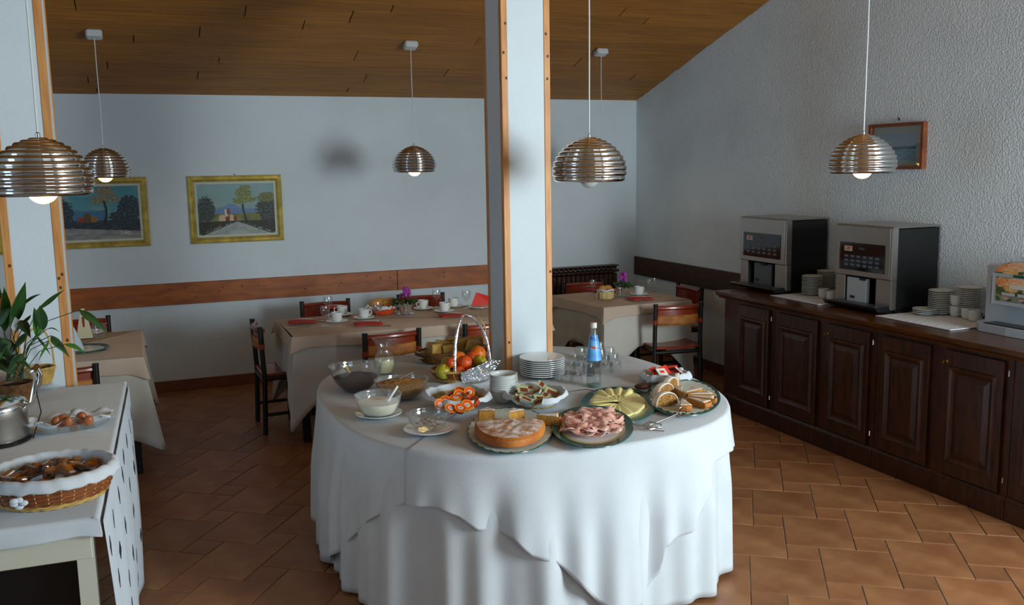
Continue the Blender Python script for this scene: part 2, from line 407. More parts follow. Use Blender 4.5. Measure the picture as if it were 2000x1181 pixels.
# sloping plank ceiling
th = math.atan(SL)
ceil_ = MB(); L = 1/math.cos(th)
ceil_.add([(XL-.2, YF-.2, zceil(YF-.2)+.02), (XR+.2, YF-.2, zceil(YF-.2)+.02), (XR+.2, YB+.2, zceil(YB+.2)+.02), (XL-.2, YB+.2, zceil(YB+.2)+.02),
           (XL-.2, YF-.2, zceil(YF-.2)+.15), (XR+.2, YF-.2, zceil(YF-.2)+.15), (XR+.2, YB+.2, zceil(YB+.2)+.15), (XL-.2, YB+.2, zceil(YB+.2)+.15)],
          [(0,1,2,3), (7,6,5,4), (0,4,5,1), (1,5,6,2), (2,6,7,3), (3,7,4,0)])
ceiling = tag(ceil_.build('ceiling', M['plankback'], smooth=False), kind='structure')
edges = [8.225, 8.12, 8.025, 7.893, 7.741, 7.591, 7.472, 7.28, 7.148, 6.968, 6.823, 6.648, 6.531, 6.386, 6.20, 6.07, 5.88, 5.75, 5.56]
def atceil(px, py):
    d = ray(px, py); t = (ZC+SL*YB-CAMH)/(d.z+SL*d.y); return CP+d*t
jj = [atceil(*q) for q in [(686,34),(593,49),(695,109),(714,153),(679,177),(870,145),(929,84),(1216,24),(1258,45),(1344,67),(1245,79),(1232,154),(147,11),(390,62),(261,76),(387,142),(172,156),(1130,120),(480,20)]]
def plank(x0, x1, y0, y1, dz):
    g = .004; c = .006; pts = []
    for x in (x0+g*.9, x1-g*.9):
        for y, s in ((y0, 1), (y1, -1)):
            z = zceil(y)
            pts += [(x, y+s*g*.4, z+.02), (x, y+s*g*.4, z+.004+dz), (x, y+s*(g*.4+c), z-.001+dz)]
    return hull(pts)
for a, b in zip(edges[1:], edges):
    js = sorted([q.x for q in jj if a <= q.y < b]) or [random.uniform(-1, 4)]
    xs = [XL]+js+[XR]
    if js[0] > XL+3.2: xs.insert(1, js[0]-random.uniform(2, 2.9))
    for x0, x1 in zip(xs, xs[1:]):
        if x1-x0 < .05: continue
        v, f = plank(x0, x1, a, b, random.uniform(0, .007)); MB().add(v, f).build('plank', M['plank'], ceiling, smooth=False)
rest = MB(); y = edges[-1]; k = 0
while y > YF:
    w = (.19, .13)[k % 2]; k += 1; v, f = plank(XL, XR, max(y-w, YF), y, random.uniform(0, .003)); rest.add(v, f); y -= w
o = rest.build('planks_overhead', M['plank'], ceiling, smooth=False); o['kind'] = 'stuff'

# rails and baseboards
ZR1, ZR0 = .925, .740
tr = bpy.data.objects.new('trim_1', None); COL.objects.link(tr); tag(tr, kind='structure')
xj = aty(775, 545, YB).x; xk = aty(300, 575, YB).x
for x0, x1 in ((XL, -1.2), (-1.2, xj), (xj, 3.3)):
    MB().box(((x0+x1)/2, YB-.011, (ZR0+ZR1)/2), (x1-x0-.003, .022, ZR1-ZR0), bev=.003).build('board', M['rail'], tr, smooth=False)
kn = MB()
for i in range(26):
    x = random.uniform(.2, 3.1); z = random.uniform(ZR0+.02, ZR1-.02); kn.T = Matrix.Translation((x, YB-.0223, z)) @ Matrix.Rotation(PI/2, 4, 'X')
    r_ = random.uniform(.003, .007); kn.lathe([(0, 0), (r_, 0), (r_, .001)], 8, sx=1.4)
kn.build('knots', M['knot'], tr)['kind'] = 'stuff'
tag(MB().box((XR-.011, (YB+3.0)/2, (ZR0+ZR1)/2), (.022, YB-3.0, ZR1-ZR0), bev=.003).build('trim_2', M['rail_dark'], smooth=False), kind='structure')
tag(MB().box(((XL+XR)/2, YB-.006, .0455), (XR-XL, .012, .09), bev=.003).build('baseboard_back', M['skirt'], smooth=False), kind='structure')
tag(MB().box((XR-.006, (YB+3)/2, .0455), (.012, YB-3, .09), bev=.003).build('baseboard_right', M['skirt'], smooth=False), kind='structure')

# the two pillars
def pillar(x0, y0, w, d, label):
    t = thing('pillar', label, 'pillar', (x0, y0, 0)); h = zceil(y0)-.01; p = .034; zz = .003
    mb = MB(); i = .004
    mb.box((w/2, d/2, h/2+zz), (w-2*i, d-2*p, h)); mb.box((w/2, d/2, h/2+zz), (w-2*p, d-2*i, h))
    mb.build('plaster_shaft', M['wall'], t, smooth=False)
    for cx in (p/2, w-p/2):
        for cy in (p/2, d-p/2):
            o = MB().box((cx, cy, h/2+zz), (p, p, h), bev=.002).build('corner_post', M['post'], t, smooth=False)
            for k in range(4):
                kz = random.uniform(.9, 2.6)
                kb = MB(); kb.T = Matrix.Translation((cx+random.uniform(-.008, .008), cy-p/2-.0004, kz)) @ Matrix.Rotation(PI/2, 4, 'X')
                kb.lathe([(0, 0), (.0055, 0), (.006, .001)], 10, sy=1.3); kb.build('knot', M['knot'], o)
    return t
pillar(1.758, 4.45, .270, .262, 'square plaster pillar with pine corner posts rising through the buffet table')
pillar(aty(12,560,4.76).x, 4.76, .245, .262, 'square plaster pillar with pine corner posts at the left edge behind the side table')

# ================================================================== PENDANT LAMPS
def ribbed_profile(R=.172, H=.205, n=11):
    key = [(.158, 0), (.170, .035), (.1715, .06), (.163, .095), (.143, .130), (.112, .162), (.072, .187), (.034, .200), (.012, .205)]
    def P(t):
        x = t*(len(key)-1); i = min(int(x), len(key)-2); f = x-i
        p0, p1, p2, p3 = key[max(i-1, 0)], key[i], key[i+1], key[min(i+2, len(key)-1)]
        return tuple(.5*((2*b)+(c-a)*f+(2*a-5*b+4*c-d)*f*f+(3*b-a-3*c+d)*f**3) for a, b, c, d in zip(p0, p1, p2, p3))
    pts = [P(i/200) for i in range(201)]; ln = [0]
    for a, b in zip(pts, pts[1:]): ln.append(ln[-1]+math.hypot(b[0]-a[0], b[1]-a[1]))
    out = []; m = n*9; j = 0
    for i in range(m+1):
        s = ln[-1]*i/m
        while j < 199 and ln[j+1] < s: j += 1
        a, b = pts[j], pts[j+1]; f = (s-ln[j])/max(1e-9, ln[j+1]-ln[j]); r = a[0]+(b[0]-a[0])*f; z = a[1]+(b[1]-a[1])*f
        d = Vector((b[1]-a[1], a[0]-b[0])).normalized(); k = .0075*abs(math.sin(PI*i*n/m))**.8 - .003
        out.append((max(.001, r+d[0]*k), z-0*k+d[1]*k))
    return out
prof = ribbed_profile()
inner = [(max(.0005, r-.006), max(.002, z-.004)) for r, z in prof]
shade_full = prof[::-1]+inner
def lamp(x, y, zb, label, group, lit=True, cap=True, proto=None):
    t = thing('pendant_lamp', label, 'lamp', (x, y, zb), 0, group)
    if proto:
        for ch in proto.children:
            if ch.name.split('.')[0] in ('lamp_shade',): c = ch.copy(); COL.objects.link(c); c.parent = t
    else: MB().lathe(shade_full, 72).build('lamp_shade', M['chrome'], t, ang=70)
    b = MB(); b.sphere((0, 0, .026), .054, seg=24, rings=16); b.lathe([(0, .07), (.02, .07), (.016, .1), (.016, .17), (0, .17)], 12)
    b.build('bulb', M['bulbon' if lit else 'bulboff'], t)
    zc = zceil(y)-zb
    MB().tube([(0, 0, .20), (.003, 0, .2+(zc-.2)*.3), (0, .002, .2+(zc-.2)*.7), (0, 0, zc-.02)], .0030 if y > 6 else .0036, 8).build('cable', M['cablew'], t)
    MB().lathe([(0, .2), (.009, .2), (.008, .222), (.004, .226), (0, .226)], 12).build('cable_grip', M['steel2'], t)
    R_ = Matrix.Rotation(-th, 4, 'X')
    cb = MB(); cb.T = Matrix.Translation((0, .0, zc-.026)) @ R_; cb.box((0, 0, 0), (.105, .088, .05), bev=.012)
    cp = cb.build('ceiling_cap', M['capw'], t, smooth=False)
    sc = MB(); sc.T = Matrix.Translation((-.035, -.0, zc-.05)) @ R_; sc.lathe([(0, 0), (.004, 0), (.004, .004)], 8); sc.build('screw', M['nail'], cp)
    return t
ZB = 1.785
def lampxy(px, y): p = aty(px, 335, y); return p.x
l0 = lamp(lampxy(1151, 3.92), 3.92, 1.772, 'ribbed chrome dome pendant lamp right of the central pillar, its bulb unlit', 'near row of pendant lamps', False)
lamp(lampxy(1684, 3.92), 3.92, 1.782, 'ribbed chrome dome pendant lamp lit in front of the small framed seascape', 'near row of pendant lamps', True, proto=l0)
lamp(lampxy(80, 3.72), 3.72, 1.772, 'large near ribbed chrome pendant lamp lit at the left edge', 'near row of pendant lamps', True, proto=l0)
lamp(atceil(799, 82).x+.01, 7.093, 1.815, 'ribbed chrome pendant lamp lit over the middle of the long back table', 'far row of pendant lamps', True, proto=l0)
lamp(atceil(183, 60).x, 7.093, 1.815, 'ribbed chrome pendant lamp lit just above the blue framed village painting', 'far row of pendant lamps', True, proto=l0)
lamp(atceil(1173, 97).x, 7.10, 1.815, 'far pendant lamp hidden behind the unlit lamp, only cable and ceiling cap in view', 'far row of pendant lamps', True, proto=l0)

# ================================================================== PICTURES
def paint_canvas(name, w, h, nx, ny, fn, mat, parent, T):
    """flat painted sheet: colours of its own per cell"""
    mb = MB(); mb.T = T
    vs = [(w*(i/nx-.5), h*(j/ny-.5), 0) for j in range(ny+1) for i in range(nx+1)]
    fs = [(j*(nx+1)+i, j*(nx+1)+i+1, (j+1)*(nx+1)+i+1, (j+1)*(nx+1)+i) for j in range(ny) for i in range(nx)]
    mb.add(vs, fs); me = bpy.data.meshes.new(name); me.from_pydata([tuple(v) for v in mb.v], [], mb.f); me.materials.append(mat)
    ca = me.color_attributes.new('paint', 'FLOAT_COLOR', 'POINT'); buf = []
    for j in range(ny+1):
        for i in range(nx+1): buf += [*lin(tuple_hex(fn(i/nx, j/ny))), 1]
    ca.data.foreach_set('color', buf)
    o = bpy.data.objects.new(name, me); COL.objects.link(o); o.parent = parent; return o
def tuple_hex(c): return tuple(((max(0, v)+.055)/1.055)**2.4 if v > .04045 else v/12.92 for v in c)
def H(s): return Vector([int(s[i:i+2], 16)/255 for i in (0, 2, 4)])
def mix(a, b, t): t = max(0, min(1, t)); return a*(1-t)+b*t
def ns(x, y, s, k=0): return noise.noise(Vector((x*s, y*s, k)))
def blob(u, v, cx, cy, rx, ry, rag=.35, k=0): return ((u-cx)/rx)**2+((v-cy)/ry)**2 + rag*ns(u, v*1.4, 22, k) + rag*.6*ns(u, v*2, 60, k+3) < 1
def scene_b(u, v):      # pale sky, hills, little church at the end of a grey road
    c = mix(H('7f9a8c'), H('83a3a6'), v*1.1); c = mix(c, H('b4b2a0'), .5*max(0, ns(u, v, 4)))
    if v < .50+.10*math.exp(-((u-.42)/.12)**2)+.04*ns(u, 0, 8) and .15 < u < .75: c = mix(H('4a6ea8'), H('6f8cb0'), v*1.6)
    if v < .42+.05*ns(u, 1, 5): c = mix(H('5a6338'), H('8c8440'), .5+ns(u, v, 9))
    if blob(u, v, .10, .50, .12, .25, .5, 2) or blob(u, v, .92, .50, .16, .27, .5, 7): c = mix(H('2a2f2a'), H('4c5650'), .5+1.2*ns(u, v, 30))
    if blob(u, v, .90, .72, .12, .10, .6, 4): c = mix(H('5b6238'), H('7c8050'), .5+ns(u, v, 30))
    if abs(u-.60-.02*math.sin(v*8)) < .013+.02*max(0, .35-v) and .22 < v < .66: c = H('2c2418')
    for bx, by, rx, ry in ((.60, .80, .11, .11), (.63, .92, .07, .05), (.55, .66, .10, .06), (.69, .68, .08, .05)):
        if blob(u, v, bx, by, rx, ry, .7, 9): c = mix(H('68703c'), H('8f9458'), .5+1.2*ns(u, v, 34))
    if v < .27: c = mix(H('1f2114'), H('3a3a22'), .5+ns(u, v, 20))
    if .26 < u < .50 and .27 < v < .40-.0*u:
        if v < .40-abs((u-.31) if u < .365 else (u-.43))*.9: c = H('c8b08c') if (u < .35 or .40 < u < .46) else H('7c2f22')
    if .345 < u < .385 and .36 < v < .50: c = H('c9c6bc')
    if .37 < u < .42 and .40 < v < .53-abs(u-.39)*2: c = H('8c3b30')
    if v < .25 and abs(u-.50) < (.25-v)*1.75+.01: c = mix(H('8b9692'), H('a9afa6'), .5+ns(u, v, 12))
    if abs(abs(u-.50)-((.25-v)*1.85+.05)) < .012 and v < .23 and ns(u, v, 40) > .05: c = H('c9c9c0')
    return c+Vector((1,1,1))*.05*ns(u, v, 50)
def scene_a(u, v):      # turquoise sky, dark wood, red houses and a pale path
    c = mix(H('6fa0a4'), H('3f8796'), v); c = mix(c, H('b6b29a'), .9*max(0, ns(u, v, 5, 4)))
    if v < .55+.05*ns(u, 3, 7) and .2 < u < .62: c = mix(H('2d5f86'), H('4f86a6'), v)
    if blob(u, v, .08, .52, .14, .24, .5, 2) or blob(u, v, .88, .55, .14, .26, .5, 7) or blob(u, v, .75, .42, .12, .1, .5, 8): c = mix(H('16242c'), H('34505a'), .5+1.2*ns(u, v, 30))
    for bx, by, rx, ry in ((.60, .88, .11, .12), (.54, .74, .12, .08), (.68, .76, .09, .07)):
        if blob(u, v, bx, by, rx, ry, .8, 9): c = mix(H('6c6a58'), H('928a70'), .5+ns(u, v, 34))
    if v < .36: c = mix(H('131f28'), H('3c5560'), .35+.9*ns(u, v*3, 18))
    if abs(u-.585+.02*math.sin(v*9)) < .014+.03*max(0, .42-v) and .30 < v < .72: c = H('161512')
    if .26 < u < .50 and .33 < v < (.42 if u < .34 else .50 if u < .42 else .43): c = H('8f3a22') if u < .34 else H('5c4820') if u < .42 else H('93642a')
    if v < .22-.10*max(0, u-.2): c = mix(H('77797c'), H('9a9894'), .5+ns(u, v*2, 9))
    return c+Vector((1,1,1))*.05*ns(u, v, 50)
def scene_c(u, v):
    c = mix(H('9fb7ba'), H('8ba6ae'), v)
    if v < .52+.03*ns(u, 2, 6): c = H('3f6278')
    if v < .42: c = mix(H('5f8fa2'), H('8fb4bb'), .5+ns(u, v*3, 8))
    return c
def framed(name, label, cx, cz, w, h, bw, slip, fn, mats, onright=False, group=None, yc=0):
    t = thing(name, label, 'picture', (XR, yc, cz) if onright else (cx, YB, cz), -PI/2 if onright else 0, group)
    # local: x along the wall, y toward the room is negative
    fr = MB(); prof = [(0, 0), (0, -.018), (.2, -.030), (.42, -.022), (.6, -.034), (.85, -.024), (1, -.012), (1, 0)]
    for k in range(4):
        a = (w if k % 2 == 0 else h)/2; b = (h if k % 2 == 0 else w)/2; R2 = Matrix.Rotation(k*PI/2, 4, 'Y')
        fr.T = R2; vs = []
        for s in (-1, 1):
            for d, yy in prof: vs.append((s*(a-d*bw), yy, b-d*bw))
        n = len(prof); fr.add(vs, [(j, j+1, n+j+1, n+j) for j in range(n-1)])
    f = fr.build('frame', mats[0], t, ang=20)
    sl = MB(); iw, ih = w-2*bw, h-2*bw
    for s in (-1, 1):
        sl.box((s*(iw/2-slip/2), -.010, 0), (slip, .008, ih)); sl.box((0, -.010, s*(ih/2-slip/2)), (iw-2*slip, .008, slip))
    sl.build('slip', mats[1], t, smooth=False)
    MB().box((0, -.003, 0), (w-.02, .005, h-.02)).build('backing', M['apron'], t, smooth=False)
    T = Matrix.Translation((0, -.0085, 0)) @ Matrix.Rotation(PI/2, 4, 'X')
    cv = paint_canvas('canvas', iw-2*slip+.004, ih-2*slip+.004, 150, 110, fn, M['painted'], t, T)
    nl = MB(); nl.tube([(0, -.002, h/2+.004), (0, -.012, h/2+.012)], .003, 6); nl.build('nail', M['nail'], t)
    return t, cv
pa = [aty(366, 346, YB), aty(549, 339, YB), aty(553, 467, YB), aty(373, 478, YB)]
cx = sum(p.x for p in pa)/4; cz = sum(p.z for p in pa)/4
pw, ph = .770, .568
_, cvb = framed('framed_painting', 'gilt-framed landscape painting of a small church at the end of a grey road', cx, cz, pw, ph, .052, .018, scene_b, (M['gold'], M['linen']), group='gilt framed paintings on the back wall')
px1 = aty(290, 414, YB).x
_, cva = framed('framed_painting', 'gilt-framed painting of red houses and dark trees under turquoise sky', px1-pw/2, cz+.002, pw, ph, .052, .018, scene_a, (M['gold'], M['linen']), group='gilt framed paintings on the back wall')
v, f = text_mesh('Leo', .05); sg = MB(); sg.T = Matrix.Translation((.20, -.0092, -.165)) @ Matrix.Rotation(PI/2, 4, 'X') @ Matrix.Shear('XY', 4, (.3, 0)); sg.add(v, f, M['paperw'])
sgo = sg.build('signature', parent=cva, smooth=False)
framed('framed_painting', 'sliver of a gilt frame at the far left edge beyond the left pillar', aty(4, 430, YB).x-pw/2, cz-.02, pw, ph, .052, .018, scene_b, (M['gold'], M['linen']), group='gilt framed paintings on the back wall')
# the small seascape on the right wall, hanging slightly away from it
ya, yb_ = atx(1705, 242, XR).y, atx(1813, 237, XR).y
zq = (atx(1813, 237, XR).z+atx(1813, 330, XR).z)/2
def framed_flat():
    w, h = abs(ya-yb_), .300; t = thing('framed_picture', 'small brown-framed seascape with wide pale mount on the right wall', 'picture', (XR, (ya+yb_)/2, zq), -PI/2)
    fr = MB(); b = .020
    for s in (-1, 1): fr.box((s*(w/2-b/2), -.02, 0), (b, .036, h)); fr.box((0, -.02, s*(h/2-b/2)), (w-2*b, .036, b))
    fr.build('frame', M['frame'], t, smooth=False)
    MB().box((0, -.006, 0), (w-.01, .006, h-.01)).build('mount', M['passe'], t, smooth=False)
    T = Matrix.Translation((0, -.0096, -.005)) @ Matrix.Rotation(PI/2, 4, 'X')
    paint_canvas('canvas', w-.16, h-.12, 40, 30, scene_c, M['painted'], t, T)
    MB().box((0, -.018, 0), (w-.045, .002, h-.045)).build('pane', M['winglass'], t, smooth=False)
    MB().tube([(0, -.001, h/2+.02), (0, -.014, h/2+.035)], .004, 6).build('nail', M['nail'], t)
framed_flat()

# ================================================================== RADIATOR
rx0, rx1 = aty(1050, 520, YB-.12).x, aty(1207, 515, YB-.12).x
ra = thing('radiator', 'dark brown sectional radiator on the back wall right of the central pillar', 'radiator', (rx0, YB-.07, 0))
n = 17; w = (rx1-rx0)/n
sec = MB(); sec.box((w/2, 0, .475), (w*.9, .10, .61), bev=.012); sec.box((w/2, 0, .80), (w*.96, .10, .025), bev=.008); sec.box((w/2, -.035, .835), (w*.72, .02, .03), bev=.006); sec.box((w/2, .035, .835), (w*.72, .02, .03), bev=.006)
s0 = sec.build('section', M['radi'], ra, smooth=False)
for i in range(1, n):
    c = s0.copy(); COL.objects.link(c); c.location = (w*i, 0, 0)
MB().box((n*w/2, 0, .856), (n*w+.02, .11, .010), bev=.003).build('top_rail', M['radi'], ra, smooth=False)
MB().tube([(n*w, 0, .80), (n*w+.035, 0, .80)], .012, 10).build('valve', M['radi'], ra)
for fx in (.06, n*w-.06): MB().box((fx, .0, .085), (.03, .05, .17)).build('foot', M['radi'], ra, smooth=False)

# ================================================================== SIDEBOARD
CX = 4.045           # front plane of the cabinets
CT = .895            # underside of the worktop is CT-.05
def cy(px, py=700): return atx(px, py, CX).y
yend = cy(1414, 700)
K = dict(D1=(cy(1450), cy(1497)), D2=(cy(1527), cy(1591)), D3=(cy(1625), cy(1692)), D4=(cy(1735), cy(1811)), D5=(cy(1862), cy(1956)))
def door(mb_parent, ya, yb2, key=None, keyside=1, hinge=0):
    """ya > yb2: outer edges of the moulded panel; the door is a little wider"""
    m = .035; y0, y1 = yb2-m, ya+m; z0, z1 = .135, .83
    o = MB().box((CX-.011, (y0+y1)/2, (z0+z1)/2), (.022, y1-y0, z1-z0), bev=.003).build('door', M['oak'], mb_parent, smooth=False)
    pz0, pz1 = z0+.075, z1-.085; w = ya-yb2; h = pz1-pz0; c = ((ya+yb2)/2, (pz0+pz1)/2)
    # bolection moulding ring and raised field
    ring = MB(); prof = [(0, .0), (.004, .012), (.012, .016), (.024, .010), (.036, .001)]
    vs = []; 
    for k in range(4):
        sy, sz = ((-1, -1), (1, -1), (1, 1), (-1, 1))[k]
        for d, hgt in prof: vs.append((CX-.022-hgt, c[0]+sy*(w/2-d), c[1]+sz*(h/2-d)))
    n = len(prof); fs = []
    for k in range(4):
        l = (k+1) % 4
        for j in range(n-1): fs.append((k*n+j, l*n+j, l*n+j+1, k*n+j+1))
    ring.add(vs, fs); ring.build('moulding', M['oak'], o, smooth=False)
    fp = []
    for sy in (-1, 1):
        for sz in (-1, 1):
            fp += [(CX-.023, c[0]+sy*(w/2-.040), c[1]+sz*(h/2-.040)), (CX-.034, c[0]+sy*(w/2-.068), c[1]+sz*(h/2-.068))]
    v, f = hull(fp); MB().add(v, f).build('raised_panel', M['oak'], o, smooth=False)
    if key:
        ky = (yb2-.018) if keyside < 0 else (ya+.018)
        kb = MB(); kb.T = Matrix.Translation((CX-.022, ky, .765)) @ Matrix.Rotation(-PI/2, 4, 'Y')
        kb.lathe([(0, .0), (.009, 0), (.009, .003), (.004, .005), (.004, .02), (0, .02)], 12, sy=.7); kb.box((.0, 0, .026), (.016, .004, .014), bev=.002)
        kb.build('key', M['brass'], o)
    return o
units = [('dark walnut sideboard cabinet, farthest unit below the first coffee machine', yend, cy(1512), [('D1', 1, -1)]),
         ('dark walnut sideboard cabinet with two doors, second unit from the far end', cy(1512), cy(1713), [('D2', 0, 0), ('D3', 1, 1)]),
         ('dark walnut sideboard cabinet with brass key, third unit from the far end', cy(1713), cy(1984), [('D4', 0, 0), ('D5', 1, 1)]),
         ('dark walnut sideboard cabinet cut off by the right edge of the photo', cy(1984), cy(1984)-.62, [('D6', 0, 0)])]
K['D6'] = (cy(1984)-.09, cy(1984)-.32)
for lab, y1, y0, ds in units:
    t = thing('sideboard_cabinet', lab, 'cabinet', (0, 0, 0), 0, 'cabinets of the long sideboard')
    g = .002; d0 = CX; d1 = XR-.03
    MB().box(((d0+d1)/2, (y0+y1)/2, .48), (d1-d0, y1-y0-2*g, .73)).build('carcass', M['oak'], t, smooth=False)
    mb = MB(); mb.box(((d0-.018+d1)/2, (y0+y1)/2, .055), (d1-d0+.018, y1-y0-2*g, .11), bev=.003)
    v, f = hull([(x, y, z) for y in (y0+g, y1-g) for x, z in ((d0, .11), (d0-.018, .11), (d0-.010, .125), (d0, .135))]); mb.add(v, f)
    mb.build('plinth', M['oak'], t, smooth=False)
    for k, key, side in ds: door(t, K[k][0], K[k][1], key, side)
    for zz in (.2, .76): MB().tube([(CX-.024, y0+.012, zz), (CX-.024, y0+.012, zz+.03)], .004, 8).build('hinge', M['steel2'], t)
# side pilaster at the far end
wt = thing('worktop', 'long dark walnut worktop with moulded edge over the sideboard', 'worktop')
y1, y0 = yend+.06, cy(1984)-.63
prof = [(0, .845), (-.012, .845), (-.018, .858), (-.034, .866), (-.045, .874), (-.047, .892), (-.042, .900), (.2, .900)]
v = []; 
for y in (y1, y0):
    for dx, z in prof+[(.61, .900), (.61, .845)]: v.append((CX+dx if dx < .3 else XR-.012, y, z))
n = len(prof)+2
MB().add(v, [tuple(range(n)), tuple(range(2*n-1, n-1, -1))]+[(i, n+i, n+(i+1) % n, (i+1) % n) for i in range(n)]).build('top_board', M['oaktop'], wt, smooth=False)
WT = .900

# ---- coffee machines
def coffee(x0, y0, y1, label, plate):
    # front faces -x; x0 front plane; y0 < y1
    t = thing('coffee_machine', label, 'coffee machine', (x0, y0, WT+.002), 0, 'coffee machines on the sideboard')
    W = y1-y0; D = XR-.02-x0; HT = .535; hd = .21
    MB().box((.05+(D-.05)/2, W/2, .022+(HT-.03)/2), (D-.05, W, HT-.03), bev=.004).build('body', M['black'], t, smooth=False)
    MB().box((D/2+.01, W/2, HT+.001), (D-.0, W+.002, .012), bev=.003).build('top_cover', M['steel'], t, smooth=False)
    f = MB().box((.026, W/2, hd+(HT-hd)/2), (.052, W+.004, HT-hd), bev=.004).build('front_door', M['steel'], t, smooth=False)
    py0, py1 = .055*W/.5, W-.05; pz0, pz1 = hd+.035, hd+.215
    pn = MB().box((-.001, (py0+py1)/2, (pz0+pz1)/2), (.006, py1-py0, pz1-pz0), bev=.001).build('display_panel', M['blackglass'], f, smooth=False)
    MB().box((-.006, .008, hd+(HT-hd)/2), (.004, .004, HT-hd-.006)).build('edge_trim', M['steel2'], f, smooth=False)
    MB().box((-.005, py1+.006, (pz0+pz1)/2), (.004, .004, pz1-pz0)).build('edge_trim', M['steel2'], f, smooth=False)
    bt = MB()
    for r_ in range(3):
        for c_ in range(6):
            yy = py0+.06+c_*(py1-py0-.12)/5; zz = pz0+.035+r_*.028
            bt.box((-.0048, yy, zz), (.0015, .040, .018), M['btn']); bt.box((-.0058, yy, zz+.003), (.001, .026, .003), M['btnt']); bt.box((-.0058, yy-.003, zz-.003), (.001, .018, .0025), M['btnt'])
    bt.box((-.0048, (py0+py1)/2, pz1-.035), (.001, .05, .014), M['btn'])
    bt.build('buttons', parent=f, smooth=False)['kind'] = 'stuff'
    st = MB().box((-.0055, py1-.075, pz1-.040), (.001, .070, .034), M['stick']); st.box((-.0065, py1-.082, pz1-.036), (.001, .03, .010), M['stickr']).box((-.0065, py1-.070, pz1-.046), (.001, .036, .004), M['stickr'])
    st.build('sticker', parent=f, smooth=False)
    k = MB(); k.T = Matrix.Translation((.030, -.0025, hd+.09)) @ Matrix.Rotation(PI/2, 4, 'X'); k.lathe([(0, 0), (.006, 0), (.006, .004), (0, .004)], 12); k.build('lock', M['steel2'], f)
    for yy_, ww_ in ((.065, .13), (W-.045, .09)): MB().box((.030, yy_, .022+(hd-.022)/2), (.044, ww_, hd-.022), bev=.003).build('lower_front', M['steel'], t, smooth=False)
    MB().box((.052, W/2+.02, .022+(hd-.022)/2), (.004, W-.2, hd-.022)).build('cup_bay', M['btn'], t, smooth=False)
    if plate: MB().box((.030, W/2+.058, .115), (.03, W-.32, .165), bev=.003).build('cover_plate', M['tub'], t, smooth=False)
    else: MB().box((.040, W/2+.03, .115), (.02, W-.34, .165), bev=.003).build('cover_plate', M['silverd'], t, smooth=False)
    MB().box((.012 if plate else .027, W/2+.09, .07), (.006, .035, .016)).build('vent_slot', M['blackp'], t, smooth=False)
    MB().box((.02, W/2-.0, .195), (.035, .05, .02), bev=.004).build('spout', M['blackp'], t, smooth=False)
    tray = MB(); v, ff = hull([(x, y, z) for y in (.02, W-.0) for x, z in ((.05, .0), (-.075, .014), (-.09, .034), (-.085, .040), (.05, .034))]); tray.add(v, ff)
    tr_ = tray.build('drip_tray', M['blackp'], t, smooth=False)
    MB().box((-.03, W/2, .0415), (.08, W-.1, .003)).build('grille', M['btn'], tr_, smooth=False)
    MB().box((.05+(D-.05)/2, W/2, .011), (D-.05, W-.01, .022)).build('base', M['blackp'], t, smooth=False)
    return t
coffee(4.30, 5.385, 5.93, 'black-sided steel coffee machine at the far end of the sideboard', False)
coffee(4.285, 4.365, 4.86, 'black-sided steel coffee machine with white cover plate, nearer on the sideboard', True)

# ---- juice dispenser
jx, jy1 = 4.30, 3.775; jy0 = 3.30
t = thing('juice_dispenser', 'silver juice dispenser with fruit picture on its arched front', 'drink dispenser', (jx, jy0, WT+.002)); W = jy1-jy0; JH = .335
MB().box((.10+.12, W/2, .02+.1725), (.24, W, .345), bev=.01).build('body', M['silverp'], t, smooth=False)
hd = MB(); pts = []
ya_, yb2 = -.02, W-.125
prof = [(ya_, .165), (yb2, .165), (yb2, .325)]+[((ya_+yb2)/2+(yb2-ya_)/2*math.cos(a), .325+.085*math.sin(a)) for a in [PI*i/14 for i in range(1, 14)]]+[(ya_, .325)]
def yz_prism(mb, prof, x0, x1, mat=None):
    n = len(prof); mb.add([(x0, y, z) for y, z in prof]+[(x1, y, z) for y, z in prof], [tuple(range(n))[::-1], tuple(range(n, 2*n))]+[(i, (i+1) % n, n+(i+1) % n, n+i) for i in range(n)], mat); return mb
yz_prism(hd, prof, .0, .30).build('head', M['silverp'], t, smooth=False)
def fruitfn(u, v):
    c = mix(H('3a5030'), H('5a6a3a'), .5+ns(u, v, 5))
    for k, (a, b, r_, col) in enumerate(((.15,.8,.2,'d8602a'),(.45,.85,.22,'e8a07a'),(.8,.75,.2,'c83a22'),(.3,.55,.14,'d9a23a'),(.65,.5,.14,'b8342a'),(.5,.15,.07,'6a2030'),(.2,.15,.07,'b03a2a'),(.75,.15,.07,'d8922a'),(.95,.9,.12,'d8c23a'))):
        if (u-a)**2+(v-b)**2 < r_*r_: c = mix(H(col), H('f0d0a0'), .5+ns(u, v, 12, k))
    if v < .26: c = mix(c, H('a9aaa8'), .6 if ns(u, v, 9) < .1 else 0)
    return c
